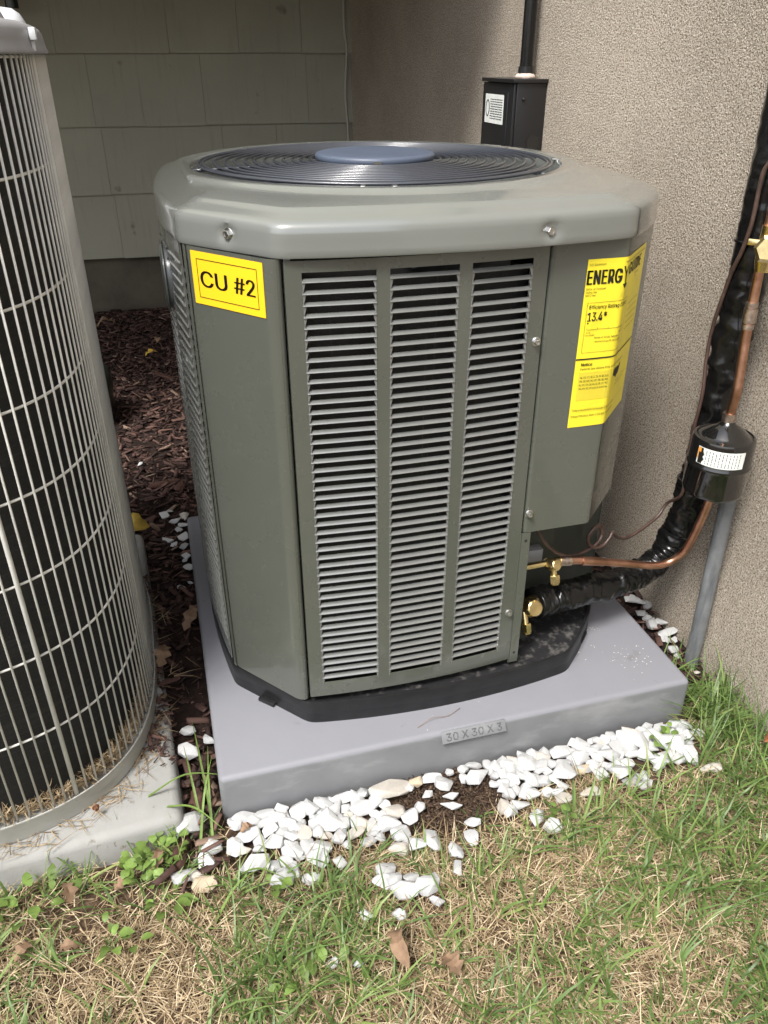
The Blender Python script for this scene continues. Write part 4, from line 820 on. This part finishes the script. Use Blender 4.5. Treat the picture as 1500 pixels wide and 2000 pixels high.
for i, rec in enumerate(STONES.split(';')):
    c, x, y, sx, sy_, sz = rec.split(' '); x, y, sx, sy_, sz = map(float, (x, y, sx, sy_, sz)); r = random.Random(i*7+1)
    z = G+sz*.52+.006
    if c in SPEC: lab, lst, k = SPEC[c]; me = lst[k]
    else:
        me = SM[r.randrange(len(SM))]
        if c == 'a': c = 'a3' if (x > .16 and y < -.125) else ('a1' if y > -.095 else 'a2')
        elif c == 'b': c = 'b1' if y > -.075 else 'b2'
        lab = LAB[c]
        if i % 14 == 3: me = SD[i % 4]
    if c == 'l' or c == 'biggap' or c == 'g' or c == 'split': z += .012
    if c in ('r','tallwall','longwall','greywall'): z += .010
    if c in ('a3','f'): z += .003
    if c in ('l',) and abs(x+.044) < .02 and False: z += .01
    if c in ('a1','a2','b1','b2','l','r','g','a3'): lab = stone_label(c, x, y, sx, sy_)
    o = bpy.data.objects.new('marble_stone', me); COL.objects.link(o)
    o.location = (x, min(y, -.012) if (c[0] in 'ab' and y > -.02) else y, z); o.scale = (sx*1.22, sy_*1.20, sz*1.15)
    o.rotation_euler = (r.uniform(-.22,.22), r.uniform(-.22,.22), r.choice((0, math.pi))+r.uniform(-.3,.3))
    tag(o, lab, 'stone', GRP)
# ================================================================== mulch
def box_chips(n, xr, yr, z0, ztop, seed, lmin=.008, lmax=.045, dens=None):
    g = np.random.default_rng(seed); X = g.uniform(*xr, n); Y = g.uniform(*yr, n)
    if dens is not None: k = dens(X, Y, g); X, Y = X[k], Y[k]
    n = len(X); L = lmin+(lmax-lmin)*g.random(n)**2.2; Wd = np.clip(L*g.uniform(.12,.38,n), .002, .011); T = Wd*g.uniform(.15,.42,n)
    Z = z0+g.random(n)*(ztop-z0)+.3*T; yaw = g.uniform(0, np.pi, n); pit = g.normal(0,.28,n); rol = g.normal(0,.5,n)
    c = np.array([[-1,-1,-1],[1,-.8,-1],[1,.8,-1],[-1,1,-1],[-.8,-.7,1],[.7,-.9,1],[.9,.6,1],[-.9,.8,1]], float)
    P_ = c[None]*np.stack([L/2,Wd/2,T/2],1)[:,None,:]*(1+g.normal(0,.16,(n,8,3)))
    cr, sr = np.cos(rol), np.sin(rol); y_, z_ = P_[...,1].copy(), P_[...,2].copy(); P_[...,1] = y_*cr[:,None]-z_*sr[:,None]; P_[...,2] = y_*sr[:,None]+z_*cr[:,None]
    cpi, spi = np.cos(pit), np.sin(pit); x_, z_ = P_[...,0].copy(), P_[...,2].copy(); P_[...,0] = x_*cpi[:,None]-z_*spi[:,None]; P_[...,2] = x_*spi[:,None]+z_*cpi[:,None]
    ca, sa = np.cos(yaw), np.sin(yaw); x_, y_ = P_[...,0].copy(), P_[...,1].copy(); P_[...,0] = x_*ca[:,None]-y_*sa[:,None]+X[:,None]; P_[...,1] = x_*sa[:,None]+y_*ca[:,None]+Y[:,None]; P_[...,2] += Z[:,None]
    F = np.array([[0,3,2,1],[4,5,6,7],[0,1,5,4],[1,2,6,5],[2,3,7,6],[3,0,4,7]]); F = (F[None]+8*np.arange(n)[:,None,None]).reshape(-1,4)
    return P_.reshape(-1,3), F, np.repeat(g.random(n), 6)
mulchmat = attrmat('bark_mulch', [(0,(.020,.011,.009)),(.45,(.055,.029,.023)),(.8,(.10,.055,.043)),(.95,(.15,.085,.065)),(1,(.26,.19,.14))], rough=.8, trans=0, spec=.35)
def md(X, Y, g):
    inpad = (X > -.005) & (X < .768) & (Y < .768); ingap = X > -.35
    left_unit = (X < -.10) & (Y < .78)
    edge = (Y > .05) | ((X < .0) & (X > -.06) & (Y > -.11)) | ((g.random(len(X)) < .05) & (Y > -.14) & (X < .3)) | ((X > .765) & (Y > -.02) & (g.random(len(X)) < .35))
    return ~inpad & ~left_unit & edge & ((g.random(len(X)) < .35) | (X < .1) | (X > .74)) & (X > -.75)
V, F, R_ = box_chips(42000, (-.7,.86), (-.14,2.72), G+.004, G+.022, 5, dens=md)
tag(put('bark_mulch', npmesh('bark_mulch', V, F, mulchmat, R_)), 'dark reddish-brown shredded bark mulch between and behind the two units', 'mulch', kind='stuff')
# chips strewn over the edge of the concrete pad
def md2(X, Y, g): return (X > -.115+.02*np.sin(Y*30)-.05*(Y-.3)) & (X < -.054-.055*Y) & (g.random(len(X)) < .8)
V, F, R_ = box_chips(900, (-.13,-.03), (.08,.60), -.034, -.028, 6, .006, .028, dens=md2)
tag(put('strewn_mulch', npmesh('strewn_mulch', V, F, mulchmat, R_)), 'scattered bark bits lying along the right edge of the concrete pad', 'mulch', kind='stuff')
def big_chip(x, y, z, l, w_, yaw, lab, tilt=.1, seed=0):
    r = random.Random(seed); b = MB(); n = 7
    for i in range(n):
        t = i/(n-1); k = math.sin(math.pi*(.12+.80*t))**.6; wd = w_*k*r.uniform(.85,1.1); cyy = r.uniform(-.06,.06)*w_
        for (yy, zz) in ((-.5,0),(-.25,.9),(.2,1.0),(.5,.1),(0,-.6)): b.v.append(((t-.5)*l, cyy+yy*wd, zz*w_*.17*r.uniform(.7,1.2)))
    for i in range(n-1):
        for k in range(5): b.f.append((i*5+k, i*5+(k+1)%5, (i+1)*5+(k+1)%5, (i+1)*5+k))
    b.f += [(4,3,2,1,0), tuple((n-1)*5+k for k in range(5))]
    o = put('bark_chip', b.mesh('bark_chip', M_['bark'], 25), None, (x,y,z)); o.rotation_euler = (r.uniform(-.2,.2), tilt, yaw); tag(o, lab, 'bark chip', 'large bark chips')
big_chip(-.062,-.045,G+.012,.075,.022,1.25,'long dark bark chip at the foot of the concrete pad corner',.05,1)
big_chip(-.035,.035,G+.014,.045,.024,1.5,'broad bark flake in the gap between the two pads',.1,2)
big_chip(-.045,1.05,G+.022,.085,.022,.45,'largest reddish bark chip on the mulch beside the left louvers',.12,3)
big_chip(-.008,1.02,G+.022,.045,.028,1.3,'short wide bark chip beside the largest one',.0,4)
big_chip(-.020,1.85,G+.02,.12,.026,2.2,'bark chip with a long stem far back in the shade',.0,5)
big_chip(-.060,.26,-.028,.035,.016,.2,'bark chip lying across the edge of the concrete pad',.0,6)
big_chip(.735,-.082,G+.012,.028,.008,1.4,'narrow dark bark sliver standing at the right end of the stone band',.3,7)
big_chip(.08,-.155,G+.010,.040,.016,.2,'bark chip half hidden in dry grass below the left stones',.1,8)
big_chip(.62,-.112,G+.008,.06,.016,.1,'dark bark strip below the right stone band in the grass',.0,9)
# ================================================================== grass
def blades(X, Y, Z, L, Wd, az, lean, curl, seg=3, twist=None, seed=1):
    n = len(X); g = np.random.default_rng(seed); V = np.zeros((n, seg+1, 2, 3)); px = X.copy(); py = Y.copy(); pz = Z.copy(); ang = lean.copy()
    sx_, sy2 = -np.sin(az+ (twist if twist is not None else 0)), np.cos(az+(twist if twist is not None else 0))
    for k in range(seg+1):
        t = k/seg; wv = Wd*(1-t**1.8)*.5+.0001; V[:,k,0,0] = px-sx_*wv; V[:,k,0,1] = py-sy2*wv; V[:,k,0,2] = pz; V[:,k,1,0] = px+sx_*wv; V[:,k,1,1] = py+sy2*wv; V[:,k,1,2] = pz+wv*.25
        px = px+np.cos(az)*np.sin(ang)*L/seg; py = py+np.sin(az)*np.sin(ang)*L/seg; pz = pz+np.cos(ang)*L/seg; ang = ang+curl/seg; az = az+g.normal(0,.12,n)
        pz = np.maximum(pz, G-.002+.004*g.random(n))
    F = []
    for k in range(seg): F.append(np.array([2*k,2*k+1,2*k+3,2*k+2]))
    F = (np.stack(F)[None]+(2*(seg+1))*np.arange(n)[:,None,None]).reshape(-1,4); return V.reshape(-1,3), F
def fbm(X, Y, s, seed): return np.array([noise.noise(Vector((x*s+seed, y*s, seed))) for x, y in zip(X, Y)])
SP_ = np.array([[float(v) for v in rec.split(' ')[1:4]] for rec in STONES.split(';')])
def lawn_ok(X, Y):
    nearst = np.zeros(len(X), bool)
    for sx0, sy0, sw in SP_: nearst |= (X-sx0)**2+(Y-sy0+.004)**2 < (sw*.52)**2
    return lawn_ok0(X, Y) & ~nearst
def lawn_ok0(X, Y):
    onpad = (X > -.002) & (X < .766) & (Y > -.006) & (Y < .77)
    oc = (X < -.05) & (Y > -.028+.058*(X+.055)) ; wall = X > .858
    band = (X > -.0) & (X < .75) & (Y > -.085+.02*np.sin(X*17)) & (Y <= 0)      # the stones lie here
    return ~onpad & ~oc & ~wall & ~band
# dry thatch
n = 240000; X = rng.uniform(-1.5,.862,n); Y = -1.5+1.52*rng.random(n)**.8
near = (Y > -.62) & (X > -.45) | (rng.random(n) < .35)
k = lawn_ok(X, Y) & (Y < -.01) & near; X, Y = X[k], Y[k]
f1 = fbm(X, Y, 7, 2); k = (rng.random(len(X)) < np.clip(.80+1.0*f1, .15, 1)); soilp = ((X-.335)**2/.0085+(Y+.055)**2/.0035 < 1); k &= ~soilp | (rng.random(len(X)) < .08); k &= ~((X < .05) & (Y > -.12) & (rng.random(len(X)) < .55)); X, Y = X[k], Y[k]; n = len(X)
V, F = blades(X, Y, np.full(n, G-.002)+.012*rng.random(n)**1.5, .014+.038*rng.random(n)**1.5, .0007+.0007*rng.random(n), rng.uniform(0,6.283,n), np.clip(rng.normal(1.35,.22,n),.5,1.65), rng.normal(.2,.5,n), 2)
thatch = attrmat('dry_grass', [(0,(.12,.08,.045)),(.25,(.24,.17,.095)),(.5,(.38,.29,.17)),(.8,(.56,.44,.28)),(1,(.70,.60,.42))], .7, .2)
tag(put('dry_grass', npmesh('dry_grass', V, F, thatch, np.repeat(rng.random(n), 2))), 'matted straw-coloured dead grass between the green blades of the lawn', 'grass', kind='stuff')
# green blades
n = 90000; X = rng.uniform(-1.5,.862,n); Y = -1.5+1.62*rng.random(n)**.8
near = (Y > -.62) & (X > -.45) | (rng.random(n) < .4); k = lawn_ok(X, Y) & near & ((Y < -.02) | (X > .768)); X, Y = X[k], Y[k]
f1 = fbm(X, Y, 5, 11); f2 = fbm(X, Y, 16, 21)
dens = .34+.9*f1+.5*f2+.55*np.clip((X-.45)/.35,0,1)*np.clip((Y+.42)/.3,0,1)-.45*np.clip((.02-X)/.2,0,1)*np.clip((Y+.30)/.12,0,1)
dens *= np.where(((X-.335)**2/.02+(Y+.07)**2/.006) < 1, .12, 1); dens = np.where((X > .768) & (Y > .0), .50, dens); dens = np.where((X > .768) & (Y > .09), .16, dens); dens = np.where((X > 0) & (X < .62) & (Y > -.12), dens*.35, dens)
k = rng.random(len(X)) < np.clip(dens, .06, .95)*.80; X, Y = X[k], Y[k]; n = len(X)
tall = 1+.50*np.clip((X-.5)/.3,0,1)
nc = n//4; idx = rng.integers(0, n, nc); mem = rng.integers(3, 12, nc); Xc = np.repeat(X[idx], mem); Yc = np.repeat(Y[idx], mem); tc_ = np.repeat(tall[idx]*rng.uniform(.75,1.25,nc), mem); hue = np.repeat(rng.random(nc), mem)
da = rng.uniform(0,6.283,len(Xc)); dr = np.abs(rng.normal(0,.006,len(Xc))); X = Xc+dr*np.cos(da); Y = Yc+dr*np.sin(da); base_az = np.repeat(rng.uniform(0,6.283,nc), mem); n = len(X)
k = lawn_ok0(X, Y) & (X < .857); X, Y, tc_, hue, da, base_az = X[k], Y[k], tc_[k], hue[k], da[k], base_az[k]; n = len(X)
az = np.where(rng.random(n) < .5, base_az+rng.normal(0,.7,n), da+rng.normal(0,.5,n))
L = (.022+.060*rng.random(n)**1.2)*tc_; V, F = blades(X, Y, np.full(n, G-.002), L, .0018+.0026*rng.random(n), az, np.clip(rng.normal(.80,.38,n),.05,1.4), rng.uniform(.2,1.4,n), 4, twist=rng.normal(0,.35,n), seed=3)
V[:,0] = np.minimum(V[:,0], .8635)
green = attrmat('green_grass', [(0,(.065,.115,.030)),(.5,(.14,.225,.062)),(.85,(.24,.33,.095)),(1,(.40,.43,.16))], .42, .35, spec=.5)
tag(put('green_grass', npmesh('green_grass', V, F, green, np.repeat(np.clip(.55*hue+.45*rng.random(n),0,1), 4))), 'sparse long green grass blades of the lawn, thickest by the stucco wall', 'grass', kind='stuff')
# individual long blades that cross the pads and the gap
LG = [((-.075,.005,-.034),(.0,-.06,-.03)),((-.10,.03,-.034),(.010,.02,-.012)),((-.03,-.03,G),(-.045,.10,-.02)),((-.02,-.05,G),(-.010,.09,-.02)),((-.04,-.06,G),(-.005,.05,.0)),((-.015,-.03,G),(-.03,.16,-.03)),((.0,-.10,G),(.07,-.14,G+.03)),((-.03,-.16,G),(.04,-.115,G+.03))]
n_ = 0
for a, c in LG:
    a = Vector(a); c = Vector(c); mid = (a+c)/2+Vector((0,0,.022)); pts = spline([a, mid, c], 6); sd_ = (c-a).cross(Vector((0,0,1))).normalized(); b = MB(); m_ = len(pts)
    for i, p in enumerate(pts):
        wv = .0018*(1-(i/(m_-1))**2)+.0002; b.v += [p-sd_*wv, p+Vector((0,0,-.0006)), p+sd_*wv]
    for i in range(m_-1): b.f += [(3*i,3*i+1,3*i+4,3*i+3),(3*i+1,3*i+2,3*i+5,3*i+4)]
    o = b.build('grass_blade', M_['weed'], smooth=60); tag(o, ['long grass blade lying from the concrete pad rim towards the plastic pad','long grass blade arching from the concrete pad top to its corner','tall upright grass blade in the gap, leftmost of the three','tall upright grass blade in the gap, middle of the three','short upright grass blade in the gap at the pad corner','longest leaning grass blade in the gap between the pads','grass blade leaning right below the left pad corner','grass blade leaning right below the leftmost tan stone'][n_], 'grass blade', 'long single grass blades'); n_ += 1
# dry clippings in the old unit's rim
n = 2600; tt = rng.uniform(3.6, 6.9, n); XY = np.array([sup(t, o_) for t, o_ in zip(tt, -.006-.010*rng.random(n))]); zc = rng.uniform(-.002,.018,n)*rng.random(n)**2
V, F = blades(XY[:,0], XY[:,1], zc, .008+.016*rng.random(n), .0010+.0008*rng.random(n), rng.uniform(0,6.283,n), rng.uniform(.9,1.7,n), rng.normal(0,.8,n), 3, seed=9)
tag(put('grass_clippings', npmesh('grass_clippings', V, F, thatch, np.repeat(rng.random(n)*.85, 3))), 'dry clippings caught behind the bottom wires of the old unit', 'clippings', kind='stuff')
n = 260; tt = rng.uniform(4.2, 6.6, n); XY = np.array([sup(t, o_) for t, o_ in zip(tt, np.abs(rng.normal(.006,.014,n)))]); 
V, F = blades(XY[:,0], XY[:,1], np.full(n,-.033)+.004*rng.random(n), .015+.035*rng.random(n), .0009+.0006*rng.random(n), rng.uniform(0,6.283,n), rng.uniform(1.35,1.6,n), rng.normal(0,.3,n), 3, seed=10)
V[:,2] = np.maximum(V[:,2], -.0338)
tag(put('loose_clippings', npmesh('loose_clippings', V, F, thatch, np.repeat(rng.random(n)*.6, 3))), 'wisps of dead grass lying on the concrete pad along the old unit rim', 'clippings', kind='stuff')
# ================================================================== weeds and leaves
def leaf_mesh(name, l, w_, m, seed=0, lobes=0, cup=.12):
    r = random.Random(seed); b = MB(); n = 8
    for i in range(n+1):
        t = i/n; wd = w_*.5*(math.sin(math.pi*t**.85))**.8 + .0003
        if lobes: wd *= 1+.45*math.sin(t*math.pi*2*lobes)*(1 if .1 < t < .95 else 0)
        z = cup*l*math.sin(math.pi*t)+r.uniform(-.02,.02)*l*(1+lobes*.6)
        b.v += [(t*l, -wd*r.uniform(.85,1.1), z+cup*wd*1.2), (t*l, 0, z), (t*l, wd*r.uniform(.85,1.1), z+cup*wd*1.2)]
    for i in range(n): a = i*3; b.f += [(a,a+1,a+4,a+3),(a+1,a+2,a+5,a+4)]
    me = b.mesh(name, m, 60 if not lobes else 30); return me
WL = [leaf_mesh('weed_leaf', .014, .011, M_['weed'], s) for s in range(4)]; WB = [leaf_mesh('weed_leaf', .021, .012, M_['weed'], 10+s) for s in range(3)]
def weed(x, y, R, n, lab, big=False, seed=0, sx=1, sy=1, rot=0):
    r = random.Random(seed); e = empty('weed', (x,y,G), lab, 'weed', 'low broadleaf weeds')
    for k in range(n):
        a = r.uniform(0,6.283); d = R*math.sqrt(r.random()); px = d*math.cos(a)*sx; py = d*math.sin(a)*sy; qx = px*math.cos(rot)-py*math.sin(rot); qy = px*math.sin(rot)+py*math.cos(rot)
        o = bpy.data.objects.new('leaf', r.choice(WB if big else WL)); COL.objects.link(o); o.parent = e; o.location = (qx, qy, .008+r.random()*.022); s = r.uniform(.7,1.25); o.scale = (s,s,s)
        o.rotation_euler = (r.uniform(-.3,.3), r.uniform(-.7,.1), a+r.uniform(-.7,.7))
    b = MB()
    for k in range(max(3, n//6)):
        a = r.uniform(0,6.283); d = R*.8; b.tube([(x,y,G),(x+d*.5*math.cos(a)*sx, y+d*.5*math.sin(a)*sy, G+.016),(x+d*math.cos(a)*sx, y+d*math.sin(a)*sy, G+.008)], .0007, 4)
    b.build('stem', M_['weed'], e, smooth=180)
weed(-.095,-.040,.034,64,'dense mat of small round green leaves against the concrete pad',False,1,1.35,.8,.5); weed(-.112,-.085,.020,16,'trailing tail of small leaves below the dense mat',False,2,.7,1.5)
weed(-.255,-.085,.042,13,'loose weed with oval leaves at the far left',True,3,1.4,.8); weed(-.150,-.160,.030,10,'weed with broad pale leaves in the dry lawn near the left',True,4,1.4,.8); weed(-.08,-.118,.022,7,'small sprout just below the tan stone',True,5)
weed(.055,-.135,.012,5,'tiny bright sprout below the left stones',False,6); weed(.70,-.05,.02,8,'small bright weed at the front right pad corner',False,7); weed(.08,-.27,.03,9,'lush tuft of wide green blades in the lower middle',True,8,1.6,.6); weed(.47,-.14,.015,6,'tiny sprout in the grass below the bare soil',False,9)
def leaf(x, y, z, l, w_, m, rz, lab, seed, rx=0, ry=0, lobes=3, cup=.28):
    o = put('fallen_leaf', leaf_mesh('fallen_leaf', l, w_, M_[m], seed, lobes, cup), None, (x,y,z)); o.rotation_euler = (rx,ry,rz); tag(o, lab, 'leaf', 'fallen leaves')
leaf(-.135,.83,G+.050,.060,.046,'leafyel',-.5,'yellow fallen leaf on the mulch at the edge of the old unit',1,.9,.1,0)
leaf(.200,-.240,G+.02,.055,.024,'leafdry',-1.75,'long brown curled leaf in the lawn at the bottom centre',2,.5,-.1,1.5,.4)
leaf(.236,-.285,G+.02,.032,.022,'leafdry',-1.2,'short brown leaf scrap beside the long curled leaf',3)
leaf(.842,-.100,G+.045,.060,.030,'leafrust',-1.5,'rusty orange leaf at the right edge of the lawn',4,.9,.2,2)
leaf(-.150,-.085,G+.014,.024,.015,'leafdry',.3,'pale tan leaf scrap below the dense weed mat',5); leaf(-.205,-.090,G+.014,.030,.018,'leafdry',1.9,'upright dry leaf curl left of the weeds',6,.5,-.4)
leaf(-.100,-.075,G+.016,.035,.014,'leafdry',1.3,'narrow dry leaf beside the dense weed mat',7,.4,-.3); leaf(-.215,-.150,G+.012,.028,.014,'leafdry',.0,'brown leaf litter flake in the dry lawn at lower left',8)
leaf(-.265,-.150,G+.012,.028,.014,'leafdry',.8,'pale leaf flake at the left edge of the lawn',9); leaf(-.075,.30,-.028,.045,.025,'leafdry',1.3,'curled brown leaf on the edge of the concrete pad',10,.3,-.3)
leaf(-.030,.42,G+.03,.060,.022,'leafdry',1.0,'long brown leaf in the dark gap between the pads',11,.4,-.4); leaf(.02,-.045,G+.02,.020,.012,'leafdry',.4,'small tan-pink leaf tucked by the leftmost packed stones',12)
leaf(-.075,2.05,G+.03,.05,.03,'leafyel',.3,'dim tan leaf far back on the shaded mulch',13); leaf(-.03,2.2,G+.03,.04,.03,'leafdry',1.3,'second dim leaf farther back on the shaded mulch',14); leaf(-.26,2.45,G+.03,.09,.04,'leafdry',.1,'brown leaf by the foundation behind the old unit',15)
V, F, R_ = box_chips(2600, (.24,.44), (-.12,-.005), G-.002, G+.007, 77, .003, .011, dens=lambda X, Y, g: ((X-.335)**2/.0090+(Y+.055)**2/.0038 < g.uniform(.5,1.1,len(X))))
tag(put('soil_crumbs', npmesh('soil_crumbs', V, F, attrmat('soil_crumbs', [(0,(.035,.022,.015)),(.6,(.075,.048,.032)),(1,(.13,.09,.06))], .95, 0), R_)), 'crumbs of bare brown soil in the gap between the two halves of the stone band', 'soil', kind='stuff')
# specks of gravel dust and grit on the plastic pad
g = MB(); r = random.Random(5)
for (cx0, cy0, sd0, n, hi) in ((.655,.165,.012,26,1),(.70,.075,.022,40,0),(.40,.03,.10,14,0),(.62,.10,.03,16,1)):
    for k in range(n):
        x = cx0+r.gauss(0,sd0); y = cy0+r.gauss(0,sd0*.7); s = r.uniform(.0004,.0014)
        if not (0.01 < x < .75 and .012 < y < .75) : continue
        g.add([(x-s,y-s*.6,.0002),(x+s,y-s*.5,.0002),(x+s*.7,y+s,.0002),(x-s*.4,y+s*.8,.0002),(x,y,.0002+s*.7)], [(0,1,4),(1,2,4),(2,3,4),(3,0,4)])
tag(g.build('pad_grit', M_['dirty'], smooth=0), 'fine grit and paint flecks on the top of the plastic pad', 'grit', kind='stuff')
g = MB()
tw = MB().tube(spline([(.30,.020,.001),(.325,.028,.006),(.352,.030,.002),(.375,.040,.003)],5), .0004, 5); tag(tw.build('dry_straw', M_['leafdry'], smooth=180), 'thin curved straw lying on the plastic pad top near its front', 'straw')
print('tris', sum(len(o.data.polygons) for o in bpy.data.objects if o.type == 'MESH'))
